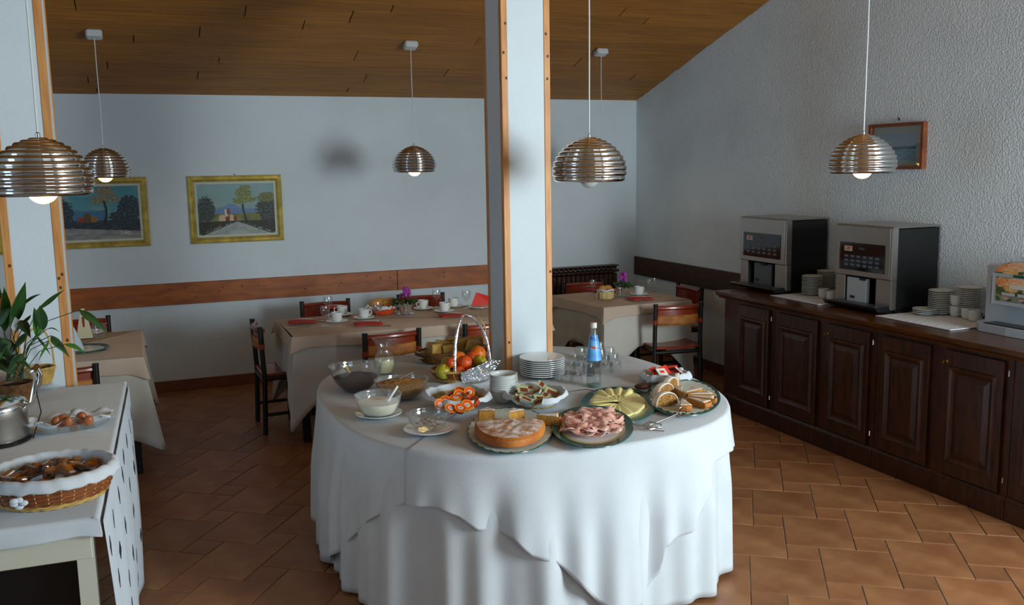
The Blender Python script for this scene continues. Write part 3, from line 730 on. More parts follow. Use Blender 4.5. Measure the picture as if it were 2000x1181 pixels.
def fruit_panel(y0_, y1_, z0_, z1_, arch, name, par):
    nx, ny = 36, 24; vs = []; fs = []; cols = []
    for j in range(ny+1):
        for i in range(nx+1):
            u, v_ = i/nx, j/ny; top = z0_+(z1_-z0_)*(math.sqrt(max(.0, 1-(2*u-1)**2)) if arch else 1)
            vs.append((-.0015, y1_+(y0_-y1_)*u, z0_+(top-z0_)*v_)); cols += [*lin(tuple_hex(fruitfn(u*1.0, v_ if not arch else .5+v_*.5))), 1]
    for j in range(ny):
        for i in range(nx): fs.append((j*(nx+1)+i, j*(nx+1)+i+1, (j+1)*(nx+1)+i+1, (j+1)*(nx+1)+i))
    me = bpy.data.meshes.new(name); me.from_pydata(vs, [], fs); me.materials.append(M['printed']); ca = me.color_attributes.new('paint', 'FLOAT_COLOR', 'POINT'); ca.data.foreach_set('color', cols)
    o = bpy.data.objects.new(name, me); COL.objects.link(o); o.parent = par
fruit_panel(ya_+.015, yb2-.015, .335, .402, True, 'fruit_print', t)
fruit_panel(ya_+.02, yb2-.03, .185, .315, False, 'fruit_print', t)
tb = MB(); tb.box((-.0025, (ya_+yb2)/2+.01, .268), (.002, .12, .022), M['paperw'])
for k in range(3): tb.box((-.0025, ya_+.065+k*.098, .226), (.002, .080, .016), M['tub'])
tb.box((-.0025, (ya_+yb2)/2, .326), (.002, .10, .014), M['green']); tb.build('label_strip', parent=t, smooth=False)
MB().box((-.002, yb2-.004, .24), (.004, .006, .15)).build('edge_trim', M['steel2'], t, smooth=False)
bp = MB(); v, ff = hull([(x, y, z) for z in (.0, .045) for x, y in ((.32, 0), (.05, 0), (-.005, .1), (-.01, W/2), (0, W-.06), (.05, W), (.32, W))]); bp.add(v, ff); b_ = bp.build('base', M['silverp'], t, smooth=False)
MB().box((.065, W/2, .048), (.11, W-.16, .006), bev=.002).build('drip_grille', M['blackp'], b_, smooth=False)
MB().box((.13, W-.12, .11), (.05, .16, .12)).build('back_plate', M['tub'], t, smooth=False)

# ---- white mats on the worktop
def wmat(y0_, y1_, label):
    x0, x1 = 4.165, XR-.05
    g = MB(); nx, ny = 10, 60
    g.grid(lambda u, v: (x0+(x1-x0)*u, y0_+(y1_-y0_)*v, WT+.0045+.0012*math.sin(u*34)*math.sin(v*70)), 24, 70)
    o = g.build('table_mat', M['mat_w'], thick=.004); return tag(o, label, 'mat', 'white quilted mats on the sideboard')
MATZ = WT+.008
wmat(4.87, 5.375, 'white quilted mat between the two coffee machines')
wmat(3.785, 4.355, 'white quilted mat between the nearer coffee machine and the juice dispenser')

# ---- stacked saucers and cups on the mats
def saucer_profile(r, h): return [(0, .0), (r*.5, 0), (r*.55, .002), (r*.75, h*.45), (r, h), (r*.985, h+.0025), (r*.73, h*.45+.004), (r*.5, .0045), (0, .0045)]
def one(name, prof, mat, seg=32, **kw): return MB().lathe(prof, seg, **kw).build(name, M[mat])
def stack(proto, n, x, y, z, dz, label, cat, group, jit=.001):
    out = []
    for i in range(n):
        o = proto if (i == 0 and not proto.get('used')) else dup(proto)
        proto['used'] = 1
        lb = label if i < n-1 else label.replace(' in the ', ' topmost in the ', 1)
        o.location = (x+random.uniform(-jit, jit), y+random.uniform(-jit, jit), z+i*dz); tag(o, lb, cat, group); out.append(o)
    return out
sauc = one('saucer', saucer_profile(.073, .014), 'china2')
def stacked_at(x, y, n, label, group, dz=.0110):
    return stack(sauc, n, x, y, MATZ+.001, dz, label, 'saucer', group)
stacked_at(4.43, 5.25, 12, 'white saucer in the front stack between the coffee machines', 'saucers in the front stack between the coffee machines')
stacked_at(4.60, 5.295, 14, 'white saucer in the rear stack partly behind the nearer coffee machine', 'saucers in the rear stack between the coffee machines')
stacked_at(4.545, 4.215, 13, 'white saucer in the tall stack left of the cup towers', 'saucers in the tall stack beside the juice dispenser')
stacked_at(4.605, 4.06, 16, 'white saucer in the rearmost stack on the near mat', 'saucers in the rearmost stack on the near mat')
P = at(1806, 614, MATZ); stacked_at(P.x, P.y, 3, 'white saucer in the low stack of three at the mat edge', 'saucers in the low stack of three')
def cup_obj(name='cup', r=.036, h=.064, mat='china2', handle=True, hang=0):
    t = bpy.data.objects.new(name, None); COL.objects.link(t)
    MB().lathe([(0, .004), (r*.62, .004), (r*.68, 0), (r*.74, .001), (r*.95, h*.3), (r, h), (r*.94, h), (r*.88, h*.3), (r*.6, .010), (0, .010)], 28).build('bowl', M[mat], t)
    if handle:
        MB().tube([(r*.93*math.cos(hang), r*.93*math.sin(hang), h*.82), ((r+.018)*math.cos(hang), (r+.018)*math.sin(hang), h*.80), ((r+.022)*math.cos(hang), (r+.022)*math.sin(hang), h*.5), ((r+.010)*math.cos(hang), (r+.010)*math.sin(hang), h*.28), (r*.88*math.cos(hang), r*.88*math.sin(hang), h*.24)], .0035, 8).build('handle', M[mat], t)
    return t
cp0 = cup_obj(); cp0_used = False
def put_cup(x, y, z, rz, label, group):
    global cp0_used
    c = cp0 if not cp0_used else dup(cp0); cp0_used = True
    c.location = (x, y, z); c.rotation_euler = (0, 0, rz); return tag(c, label, 'cup', group)
for (px, py, n, lab) in [(1608, 581, 1, 'white cup in front of the stacked saucers beside the first mat'), (1624, 586, 1, 'white cup touching the nearer coffee machine at left'),
                         (1866, 617, 2, 'white cup in the tower beside the tall saucer stack'), (1889, 622, 1, 'single white cup between the cup tower and the juice dispenser'),
                         (1880, 603, 2, 'white cup in the rear tower of cups'), (1899, 609, 2, 'white cup in the tower against the juice dispenser'), (1902, 626, 1, 'single white cup half behind the juice dispenser')]:
    P = at(px, py, MATZ)
    for i in range(n): put_cup(P.x, P.y, MATZ+.001+i*.0655, random.uniform(-.6, .8), lab if n == 1 else lab+(', lower one' if i == 0 else ', upper one'), 'coffee cups on the sideboard mats')

# ================================================================== CHAIRS
def make_chair():
    t = thing('chair', '', 'chair'); W = .385; D = .40; SH = .435; BH = .775; r = .0175
    def post(pts, name='leg'): return MB().tube(pts, r, 12).build(name, M['blackwood'], t)
    for sx in (-1, 1):
        x = sx*W/2
        p = post([(x, -.012, 0), (x, .004, .40), (x, -.012, BH-.01)], 'rear_leg')
        f = post([(x, D, 0), (x, D, SH+.022)], 'front_leg')
        cp = MB().tube([(x, -.012, BH-.012), (x, -.012, BH)], .019, 12).build('end_cap', M['blackp'], p)
        MB().tube([(x, -.004, .615), (x, -.006, .650)], .0205, 12).build('leather_wrap', M['leather'], p)
        for z in (.14, .40): MB().tube([(x, 0, z), (x, D, z)], .012 if z < .3 else .016, 8).build('side_rail', M['blackwood'], t)
    for y in (0.0, D): MB().tube([(-W/2, y, .385), (W/2, y, .385)], .015, 8).build('cross_rail', M['blackwood'], t)
    # sling back: curved band with rolled top, glossy red leather, tan underside behind
    def back(u, v):
        x = (u-.5)*(W-.02); bow = -.040*(1-(2*u-1)**2)
        z = .605+.135*v
        return (x, -.001+bow*(1-.15*v)-.0*v+.012, z)
    bk = MB().grid(back, 17, 7).build('backrest', M['leather'], t, thick=.008)
    rp = []
    for i in range(15):
        u = i/14; x, y, z = back(u, 1); rp.append((x, y-.004, z))
    MB().tube(rp, .019, 10).build('rolled_edge', M['leather'], bk)
    def lin_(u, v):
        x, y, z = back(u, v*.58+.0); return (x, y-.0095, z)
    MB().grid(lin_, 17, 4).build('back_lining', M['suede'], t, thick=.005)
    def seat(u, v):
        sag = -.016*(1-(2*u-1)**2)*(1-(2*v-1)**2*.4)
        return ((u-.5)*(W+.012), -.008+v*(D+.03), SH-.008+sag)
    MB().grid(seat, 13, 9).build('seat', M['leather'], t, thick=.016)
    return t
chair0 = make_chair(); first = True
CH = [  # back post midpoint, heading of the seat, label
 ((.742, 6.72), -PI/2+.02, 'red leather and black wood chair at the left end of the middle table, seen side-on'),
 ((1.40, 7.63), PI+.0, 'red leather chair behind the middle table between wall and left place setting'),
 ((2.225, 7.62), PI-.10, 'red leather chair behind the middle table just right of the magenta flower'),
 ((1.528, 5.965), .10, 'red leather chair in front of the middle table behind the glass jug, back to us'),
 ((2.245, 5.99), .03, 'red leather chair in front of the middle table half hidden by the central pillar'),
 ((-.455, 7.60), PI, 'red leather chair behind the left table near the wall'),
 ((-.475, 5.70), .0, 'red leather chair on the near side of the left table beside the left pillar'),
 ((3.845, 7.72), PI-.10, 'red leather chair behind the corner table in front of the radiator'),
 ((4.52, 6.98), PI/2, 'red leather chair against the right wall beside the corner table'),
 ((3.865, 6.12), -.13, 'red leather chair in front of the corner table with its whole seat in view'),
]
for (x, y), rz, lab in CH:
    c = chair0 if first else dup(chair0); first = False
    c.location = (x, y, 0); c.rotation_euler = (0, 0, rz); tag(c, lab, 'chair', 'red leather chairs at the dining tables')

# ================================================================== TABLES AND CLOTHS
TZ = .752
def rect_drape(name, label, cx, cy_, sx, sy, z, drop, extra, flare, mat, rz=0, seed=0, ripple=.012, reach=.30, per=90, group=None, bulge=.01):
    rnd = random.Random(seed); hx, hy = sx/2, sy/2; cr = .012; pts = []
    ph = [rnd.uniform(0, 6.28) for _ in range(4)]
    def edge(ax, ay, bx, by, n, nx, ny):
        for i in range(n): f = i/n; pts.append((ax+(bx-ax)*f, ay+(by-ay)*f, nx, ny))
    nx_ = max(14, int(per*sx)); ny_ = max(14, int(per*sy))
    edge(-hx, -hy, hx, -hy, nx_, 0, -1); edge(hx, -hy, hx, hy, ny_, 1, 0); edge(hx, hy, -hx, hy, nx_, 0, 1); edge(-hx, hy, -hx, -hy, ny_, -1, 0)
    N = len(pts); nv = 13; vs = []
    for i, (x, y, nx, ny) in enumerate(pts):
        dx, dy = hx-abs(x), hy-abs(y); dc = min(math.hypot(dx, dy), 9); s = x+y*1.3
        k = max(0, 1-dc/reach); k2 = k**1.3
        ox, oy = (math.copysign(1, x), math.copysign(1, y)); 
        for j in range(nv):
            v = j/(nv-1)
            if j < 3:
                a = PI/2*j/2; px_, py_ = x+nx*cr*math.sin(a)-nx*cr, y+ny*cr*math.sin(a)-ny*cr; pz = z-cr*(1-math.cos(a))
            else:
                w = (j-2)/(nv-3); d = drop + extra*k2 + .006*math.sin(s*7+ph[0])
                rip = ripple*w*(math.sin(s*17+ph[1])*.6+.5*math.sin(s*31+ph[2]))*(1-.5*k)
                out_ = bulge*w + rip + .0
                px_, py_ = x+nx*out_, y+ny*out_
                px_ += ox*flare*k2*w; py_ += oy*flare*k2*w
                # the corner hangs as a pointed fold
                pinch = k2*w*.5
                if k > 0:
                    if nx == 0: px_ -= ox*dx*pinch*-.2
                pz = z-cr-(d-cr)*w
            vs.append((px_, py_, pz))
    fs = [tuple(i*nv for i in range(N))]
    for i in range(N):
        k = (i+1) % N
        for j in range(nv-1): fs.append((i*nv+j, i*nv+j+1, k*nv+j+1, k*nv+j))
    mb = MB(); mb.T = Matrix.Translation((cx, cy_, 0)) @ Matrix.Rotation(rz, 4, 'Z'); mb.add(vs, fs)
    o = mb.build(name, M[mat], ang=60, thick=.0016); return tag(o, label, 'tablecloth', group)
def table(label, cx, cy_, sx, sy, rz=0, top=.738):
    t = thing('dining_table', label, 'table', (cx, cy_, 0), rz)
    MB().box((0, 0, top-.015), (sx-.03, sy-.03, .03), bev=.004).build('tabletop', M['oak'], t, smooth=False)
    for x in (-1, 1):
        for y in (-1, 1): MB().box((x*(sx/2-.07), y*(sy/2-.07), (top-.03)/2), (.055, .055, top-.032), bev=.004).build('leg', M['blackwood'], t, smooth=False)
    return t
GC = 'white undercloths of the dining tables'; GB = 'beige overcloths of the dining tables'
mx0, mx1, my0, my1 = .905, 2.77, 6.16, 6.95
table('long dining table at the back wall under white and beige cloths', (mx0+mx1)/2, (my0+my1)/2, mx1-mx0, my1-my0)
rect_drape('tablecloth', 'white undercloth hanging to a point at the left corner of the long back table', (mx0+mx1)/2, (my0+my1)/2, mx1-mx0, my1-my0, .7435, .31, .33, .045, 'cream', 0, 3, ripple=.008, reach=.36, group=GC)
rect_drape('tablecloth', 'beige overcloth covering the top of the long back table', (mx0+mx1)/2, (my0+my1)/2, mx1-mx0+.022, my1-my0+.022, .7490, .085, .03, .02, 'beige', 0, 4, ripple=.003, reach=.1, group=GB)
rcx, rcy, rs = 3.71, 6.77, .82
table('small square dining table in the right corner by the radiator', rcx, rcy, rs, rs, .07)
rect_drape('tablecloth', 'white undercloth of the square corner table, hanging low at its corners', rcx, rcy, rs, rs, .7435, .33, .38, .03, 'cream', .07, 6, ripple=.008, reach=.32, group=GC)
rect_drape('tablecloth', 'beige overcloth on the square corner table', rcx, rcy, rs+.022, rs+.022, .7490, .085, .04, .022, 'beige', .07, 7, ripple=.003, reach=.09, group=GB)
lx0, lx1, ly0, ly1 = -.95, -.035, 5.93, 6.94
table('dining table behind the left pillar under white and beige cloths', (lx0+lx1)/2, (ly0+ly1)/2, lx1-lx0, ly1-ly0)
rect_drape('tablecloth', 'white undercloth of the left table hanging in a deep point beside the side table', (lx0+lx1)/2, (ly0+ly1)/2, lx1-lx0, ly1-ly0, .7435, .40, .17, .085, 'cream', 0, 8, ripple=.018, reach=.40, group=GC)
rect_drape('tablecloth', 'beige overcloth on the left table', (lx0+lx1)/2, (ly0+ly1)/2, lx1-lx0+.022, ly1-ly0+.022, .7490, .10, .04, .02, 'beige', 0, 9, ripple=.004, reach=.1, group=GB)

# ---- big buffet table around the pillar
BC = Vector((1.68, 4.18, 0)); BA, BB, BN = .925, 1.055, 2.6
PX0, PX1, PY0, PY1 = 1.750, 2.036, 4.442, 4.720      # opening round the pillar
PC = Vector(((PX0+PX1)/2, (PY0+PY1)/2, 0))
def sup(a, k=0):
    c, s = math.cos(a), math.sin(a); r = (abs(c/(BA+k))**BN+abs(s/(BB+k))**BN)**(-1/BN); return BC.x+r*c, BC.y+r*s
def pil(a):
    c, s = math.cos(a), math.sin(a); hx, hy = (PX1-PX0)/2, (PY1-PY0)/2
    r = min(hx/abs(c) if abs(c) > 1e-6 else 9, hy/abs(s) if abs(s) > 1e-6 else 9); return PC.x+r*c, PC.y+r*s
bt = thing('buffet_table', 'large oval buffet table with the central pillar passing through it', 'table', (0, 0, 0))
def ringtop(z0, z1, k, mat, parent, name):
    n = 96; vs = []
    for i in range(n):
        a = 2*PI*i/n; x, y = sup(a, k); b = math.atan2(y-PC.y, x-PC.x); ix, iy = pil(b)
        vs += [(ix, iy, z0), (x, y, z0), (x, y, z1), (ix, iy, z1)]
    fs = []
    for i in range(n):
        k_ = (i+1) % n
        for j in range(4): fs.append((i*4+j, i*4+(j+1) % 4, k_*4+(j+1) % 4, k_*4+j))
    return MB().add(vs, fs).build(name, M[mat], parent, smooth=False)
ringtop(.72, .748, -.03, 'oak', bt, 'tabletop')
for x, y in ((-.6, -.7), (.6, -.7), (-.6, .7), (.6, .72)): MB().box((BC.x+x*.85, BC.y+y*.85, .36), (.06, .06, .72), bev=.005).build('leg', M['blackwood'], bt, smooth=False)
def buffet_cloth(name, label, z, off, dropfn, mat, a0, a1, foldamp, seed, cutfn=None, group=None, nrad=7, nv=26, flar=.04, N=420):
    rnd = random.Random(seed); ph = [rnd.uniform(0, 6.28) for _ in range(6)]; full = abs(a1-a0-2*PI) < 1e-6
    cr = .016; cols = []
    for i in range(N if full else N+1):
        a = a0+(a1-a0)*i/N; x, y = sup(a, off); b = math.atan2(y-PC.y, x-PC.x); ix, iy = pil(b)
        nx, ny = sup(a+.01, off)[1]-sup(a-.01, off)[1], -(sup(a+.01, off)[0]-sup(a-.01, off)[0]); l = math.hypot(nx, ny); nx /= l; ny /= l
        col = []
        for j in range(nrad): f = j/(nrad-1); col.append((ix+(x-nx*cr-ix)*f, iy+(y-ny*cr-iy)*f, z+.0012*noise.noise(Vector((x*f*3, y*f*3, seed)))))
        for j in (1, 2): t_ = PI/2*j/2; col.append((x-nx*cr*(1-math.sin(t_)), y-ny*cr*(1-math.sin(t_)), z-cr*(1-math.cos(t_))))
        zb = dropfn(a); h = z-cr-zb
        for j in range(1, nv):
            w = j/(nv-1); dz = h*w; amp = foldamp*min(1, dz/.35)**1.25
            fo = math.sin(a*19+ph[2]+.5*math.sin(a*5+ph[0]))*.5+math.sin(a*33+ph[3]+.4*w)*.32+.28*math.sin(a*53+ph[4])*w+.35*math.sin(a*9+ph[5])
            o_ = amp*fo + flar*dz*.55+ foldamp*.5*min(1, dz/.3)
            col.append((x+nx*o_, y+ny*o_, z-cr-dz))
        cols.append(col)
    n = len(cols[0]); vs = [p for c in cols for p in c]; fs = []
    for i in range(len(cols) if full else len(cols)-1):
        k = (i+1) % len(cols)
        for j in range(n-1): fs.append((i*n+j, k*n+j, k*n+j+1, i*n+j+1))
    o = MB().add(vs, fs).build(name, M[mat], ang=75, thick=.0014); return tag(o, label, 'tablecloth', group)
D2R = PI/180
buffet_cloth('tablecloth', 'white pleated underskirt of the buffet table falling to the floor', .7505, .0, lambda a: .018+.003*math.sin(a*19), 'white', 0, 2*PI, .032, 5, group='white cloths of the buffet table')
tabA = [(-250,.45),(-200,.12),(-185,.04),(-176,.05),(-172,.068),(-163,.17),(-154.6,.304),(-141,.477),(-134.8,.54),(-130,.545),(-100,.58)]
tabB = [(-136,.505),(-134.8,.535),(-127,.545),(-122.9,.515),(-119,.463),(-112.5,.441),(-108.8,.364),(-104,.327),(-99.5,.236),(-94.7,.128),(-91,.075),(-84,.075),(-79.2,.20),(-78.4,.30),(-71.2,.341),(-69.5,.40),(-60.8,.584),(-56.5,.596),(-45,.57),(-20,.50),(10,.45),(40,.5),(70,.5)]
buffet_cloth('tablecloth', 'white overcloth covering the left side of the buffet table', .7530, .006, lambda a: interp(tabA, (a/D2R if a/D2R < 100 else a/D2R-360)), 'white2', 62*D2R, 232*D2R, .030, 11, group='white cloths of the buffet table', N=260, flar=.07)
buffet_cloth('tablecloth', 'white overcloth on the front and right of the buffet table, hanging in one long point', .7555, .012, lambda a: interp(tabB, a/D2R), 'white2', -135*D2R, 66*D2R, .036, 17, group='white cloths of the buffet table', N=330, flar=.10)
BZ = .7585     # level on which things stand on the buffet table

# ---- side table at the left edge
SZ = .862
sx1 = -.166; sy0, sy1 = 2.83, 4.70; sx0 = -1.15
def pivot(o):
    M4 = Matrix.Translation((sx1, sy0, 0)) @ Matrix.Rotation(-.033, 4, 'Z') @ Matrix.Translation((-sx1, -sy0, 0)); o.matrix_world = M4 @ o.matrix_basis
    return o
t = thing('side_table', 'cream painted side table in the left foreground', 'side table', (0, 0, 0))
MB().box(((sx0+sx1)/2, (sy0+sy1)/2, SZ-.022), (sx1-sx0-.03, sy1-sy0-.03, .03), bev=.004).build('tabletop', M['apron'], t, smooth=False)
MB().box(((sx0+sx1)/2, sy0+.03, SZ-.085), (sx1-sx0-.05, .022, .09), bev=.003).build('apron', M['apron'], t, smooth=False)
MB().box(((sx0+sx1)/2, sy1-.04, SZ-.085), (sx1-sx0-.05, .022, .09), bev=.003).build('apron', M['apron'], t, smooth=False)
for x in (sx0+.05, sx1-.045):
    for y in (sy0+.045, sy1-.05):
        v, f = hull([(x+sx*w, y+sy*w, z) for sx in (-1, 1) for sy in (-1, 1) for w, z in ((.024, SZ-.04), (.024, .4), (.016, 0))]); MB().add(v, f).build('leg', M['apron'], t, smooth=False)
MB().box(((sx0+sx1)/2, sy0+.10, .45), (sx1-sx0-.08, .02, .78)).build('shade_sheet', M['black'], t, smooth=False)  # black sheet added to stand for the deep shade under the table
pivot(t)
stc = rect_drape('tablecloth', 'white linen cloth on the side table in the left foreground', (sx0+sx1)/2, (sy0+sy1)/2, sx1-sx0, sy1-sy0, SZ, .055, .01, .004, 'white', 0, 12, ripple=.004, reach=.06, bulge=.003, per=60)
pivot(stc)
# pierced white curtain on its right side
cu = pivot(thing('side_curtain', 'white curtain with dark diamonds hanging down the right side of the side table', 'curtain', (0, 0, 0)))
def curt(y, z):
    k = (SZ-z)
    return sx1+.010+.007*math.sin(y*9+1)*min(1, k*3)+.007*math.sin(y*21)*min(1, k*2)+.014*math.sin(min(1, k/.8)*PI*.8)
MB().grid(lambda u, v: (curt(sy0+.01+(sy1-sy0-.02)*u, .03+(SZ-.045)*v), sy0+.01+(sy1-sy0-.02)*u, .03+(SZ-.045)*v), 120, 24).build('cloth', M['lattice'], cu, thick=.0015)
for r_ in range(5):
    for c_ in range(9):
        y = sy0+.10+c_*.235+(.117 if r_ % 2 else 0); z = SZ-.13-r_*.155
        if y > sy1-.06: continue
        pts = [(dy, dz) for dy, dz in ((-.017, 0), (0, -.033), (.017, 0), (0, .033))]
        vs = [(curt(y+dy, z+dz)+s, y+dy, z+dz) for s in (.0010, .0026) for dy, dz in pts]
        MB().add(vs, [(3,2,1,0), (4,5,6,7), (0,1,5,4), (1,2,6,5), (2,3,7,6), (3,0,4,7)]).build('diamond', M['diamond'], cu, smooth=False)

# ================================================================== FOOD ON THE BUFFET TABLE
def ell(l, r, t, b, z):
    """centre, half width, half depth and heading of a flat round thing whose outline spans these pixels"""
    cx, cy_ = (l+r)/2, (t+b)/2; P = at(cx, cy_, z)
    return P, (at(r, cy_, z)-at(l, cy_, z)).length/2, (at(cx, t, z)-at(cx, b, z)).length/2, -az(P)
def bowl_glass(name, label, px, py, r, h, mat='glass', cat='bowl', z=BZ, foot=.5, fill=None, fillz=.7, group=None, lip=.004):
    P = at(px, py, z); t = thing(name, label, cat, (P.x, P.y, z+.0005), 0, group)
    def rr(zz): return r*(foot+(1-foot)*math.sin(min(1, zz/h)*PI/2)**.8)
    out = [(0, .0), (r*foot*.9, 0)]+[(rr(h*k/10), h*k/10) for k in range(0, 11)]+[(r+lip, h+.001), (r+lip, h+.005), (r-.002, h+.004)]
    inn = [(max(.001, rr(h*k/10)-.004), max(.005, h*k/10)) for k in range(10, -1, -1)]+[(0, .005)]
    MB().lathe(out+inn, 48).build('bowl', M[mat], t)
    if fill:
        hf = h*fillz; fp = [(0, .007), (rr(0)-.006, .007)]+[(rr(hf*k/8)-.0055, max(.008, hf*k/8)) for k in range(1, 9)]
        rf = fp[-1][0]
        def wob(a, j, r_, z_): return (0, .0)
        mb = MB().lathe(fp, 48)
        vs = []
        mb.grid(lambda u, v: (rf*(1-v)*math.cos(u*2*PI), rf*(1-v)*math.sin(u*2*PI), hf+(.006 if fill in ('choc', 'muesli') else .0)*min(1, 3*v)*(1+noise.noise(Vector((rf*(1-v)*math.cos(u*2*PI)*60, rf*(1-v)*math.sin(u*2*PI)*60, 2))))+(.012*v if fill != 'yog' else 0)), 48, 12, wu=True)
        mb.build('contents', M[fill], t)
    return t, P
def rt(P, px, py, z): return at(px, py, z)-Vector((P.x, P.y, BZ))
# chocolate flakes, muesli, yoghurt
t, P = bowl_glass('cereal_bowl', 'large glass bowl of dark chocolate cereal at the left of the buffet table', 696, 761, .128, .122, fill='choc', fillz=.55)
MB().tube([(-.0, .02, .055), (-.025, .045, .088), (-.038, .055, .112)], [.006, .005, .009], 8).build('spoon_handle', M['wickerl'], t)
t, P = bowl_glass('muesli_bowl', 'large glass bowl of golden muesli with a serving spoon', 785, 776, .126, .086, fill='muesli', fillz=.80)
sp = MB(); sp.tube([(-.02, .02, .078), (.02, .045, .090), (.08, .075, .100)], [.006, .004, .004], 8); sp.sphere((-.03, .016, .080), .018, sc=(1.3, .9, .35)); sp.build('serving_spoon', M['steel2'], t)
def plate_prof(r, h=.016, foot=.55): return [(0, .002), (r*foot, .002), (r*foot, 0), (r*(foot+.04), 0), (r*.72, h*.35), (r, h), (r*.995, h+.003), (r*.70, h*.35+.004), (r*.55, .006), (0, .006)]
def saucer(name, label, px, py, r, sy=1, mat='china', z=BZ, cat='saucer', group=None):
    P = at(px, py, z); o = one(name, plate_prof(r), mat, 48, sx=1, sy=sy); o.location = (P.x, P.y, z+.0005); return tag(o, label, cat, group), P
saucer('saucer', 'white saucer under the yoghurt bowl', 740, 812, .104)
t, P = bowl_glass('yoghurt_bowl', 'glass bowl of pale yoghurt with a white spoon, standing on a saucer', 740, 809, .101, .088, fill='yog', fillz=.66, z=BZ+.008, mat='glassh', foot=.62)
MB().tube([(.035, -.03, .062), (.065, .0, .085), (.100, .045, .106)], [.008, .005, .006], 8).build('spoon', M['china'], t)
saucer('saucer', 'pale green-white saucer under the glass bowl of teaspoons', 838, 843, .106)
t, P = bowl_glass('spoon_bowl', 'glass bowl holding metal teaspoons, standing on a saucer in front', 838, 838, .089, .070, z=BZ+.008, foot=.55)
for i in range(9):
    a = random.uniform(0, 6.28); b = a+2.2+random.uniform(-.6, .6)
    p0 = Vector((.045*math.cos(a), .045*math.sin(a), .012+.003*i)); p1 = Vector((.052*math.cos(b), .052*math.sin(b), .020+.004*i))
    s_ = MB(); s_.tube([p0, (p0+p1)/2+Vector((0, 0, .003)), p1], .0022, 6); s_.sphere(p0, .013, seg=10, rings=6, sc=(1.2, .8, .3)); o = s_.build('teaspoon', M['steel2'])
    o.location = (P.x, P.y, BZ+.009); tag(o, 'metal teaspoon lying inside the glass bowl on the saucer', 'spoon', 'teaspoons in the glass bowl')

# ---- glass jug of lemon juice
P = at(752, 729, BZ); t = thing('glass_jug', 'small glass jug half full of pale lemon juice behind the muesli', 'jug', (P.x, P.y, BZ+.0005))
def jr(z): return interp([(0, .036), (.01, .047), (.05, .058), (.085, .054), (.115, .040), (.135, .036), (.16, .040), (.185, .048)], z)
zs = [.185*k/22 for k in range(23)]
def lipw(a, j, r, z): k = max(0, (z-.15)/.035)*max(0, math.cos(a-2.6))**4; return (.016*k, .006*k)
MB().lathe([(0, 0)]+[(jr(z), z) for z in zs]+[(jr(z)-.003, z) for z in zs[::-1] if z > .006]+[(0, .006)], 40, wob=lipw).build('body', M['glass'], t)
MB().lathe([(0, .007)]+[(jr(z)-.0036, max(z, .007)) for z in zs if z < .075]+[(jr(.075)-.0036, .078), (0, .078)], 32).build('juice', M['juice'], t)
MB().tube([(.036*math.cos(-.4), .036*math.sin(-.4), .16), (.075*math.cos(-.4), .075*math.sin(-.4), .155), (.085*math.cos(-.4), .085*math.sin(-.4), .11), (.055*math.cos(-.4), .055*math.sin(-.4), .07)], .006, 8).build('handle', M['glass'], t)

# ---- wicker baskets
def wicker(parent, a, b, h, flare=.8, rings=8, stakes=26, wr=.0045, z0=.004, name='wickerwork', mats=('wicker', 'wickerl'), rim=True, twist=1):
    def rad(zz): return flare+(1-flare)*(zz/h)**.7
    g = MB(); nseg = stakes*4
    for k in range(rings):
        zz = z0+(h-z0)*k/(rings-1); pts = []
        for i in range(nseg):
            an = 2*PI*i/nseg; f = rad(zz)+.022*math.cos(an*stakes/2+(PI if k % 2 else 0))*min(1, .1/a)
            pts.append((a*f*math.cos(an), b*f*math.sin(an), zz+.0014*math.sin(an*stakes)))
        g.tube(pts, wr, 5, closed=True, mat=M[mats[1]] if k < 2 else M[mats[0]])
    g.build(name, parent=parent)['kind'] = 'stuff'
    s_ = MB()
    for i in range(stakes):
        an = 2*PI*i/stakes; s_.tube([(a*rad(zz)*math.cos(an), b*rad(zz)*math.sin(an), zz) for zz in (.001, h*.35, h*.7, h)], wr*.75, 5)
    s_.build('stakes', M[mats[1]], parent)['kind'] = 'stuff'
    MB().lathe([(0, .003), (flare*.99, .003), (flare*.99, .007), (0, .007)], 40, sx=a, sy=b).build('basket_base', M[mats[0]], parent)
    if rim: MB().tube([(a*math.cos(2*PI*i/48), b*math.sin(2*PI*i/48), h+wr) for i in range(48)], wr*1.5, 6, closed=True).build('rim', M[mats[1]], parent)
def napkin_liner(parent, a, b, z_in, z_rim, over, corners=4, ph=.4, mat='white2', ruf=.006, hang=.03, out=.16, lift=.0):
    def fn(u, v):
        an = 2*PI*u; c = abs(math.cos((an+ph)*corners/2))**2.2
        if v < .55:
            w = v/.55; r = .35+.65*w**.8 if w > .01 else .02; zz = z_in+(z_rim-z_in)*max(0, (w-.45)/.55)**1.3; k = 1
            r *= .95
        else:
            w = (v-.55)/.45; r = .95+out*w*(.35+1.1*c); zz = z_rim+over*math.sin(w*PI*.9)*(.4+c) - hang*w*(1.1+.5*c)
        rf = ruf*math.sin(an*11+ph*3)*v+ruf*.7*math.sin(an*17+1)*v
        return (a*r*math.cos(an)*(1+rf*2), b*r*math.sin(an)*(1+rf*2), max(.004, zz+rf*.8+lift*math.sin(an)*min(1, v/.5)))
    return MB().grid(fn, 96, 20, wu=True).build('napkin_liner', M[mat], parent, thick=.0012, ang=80)

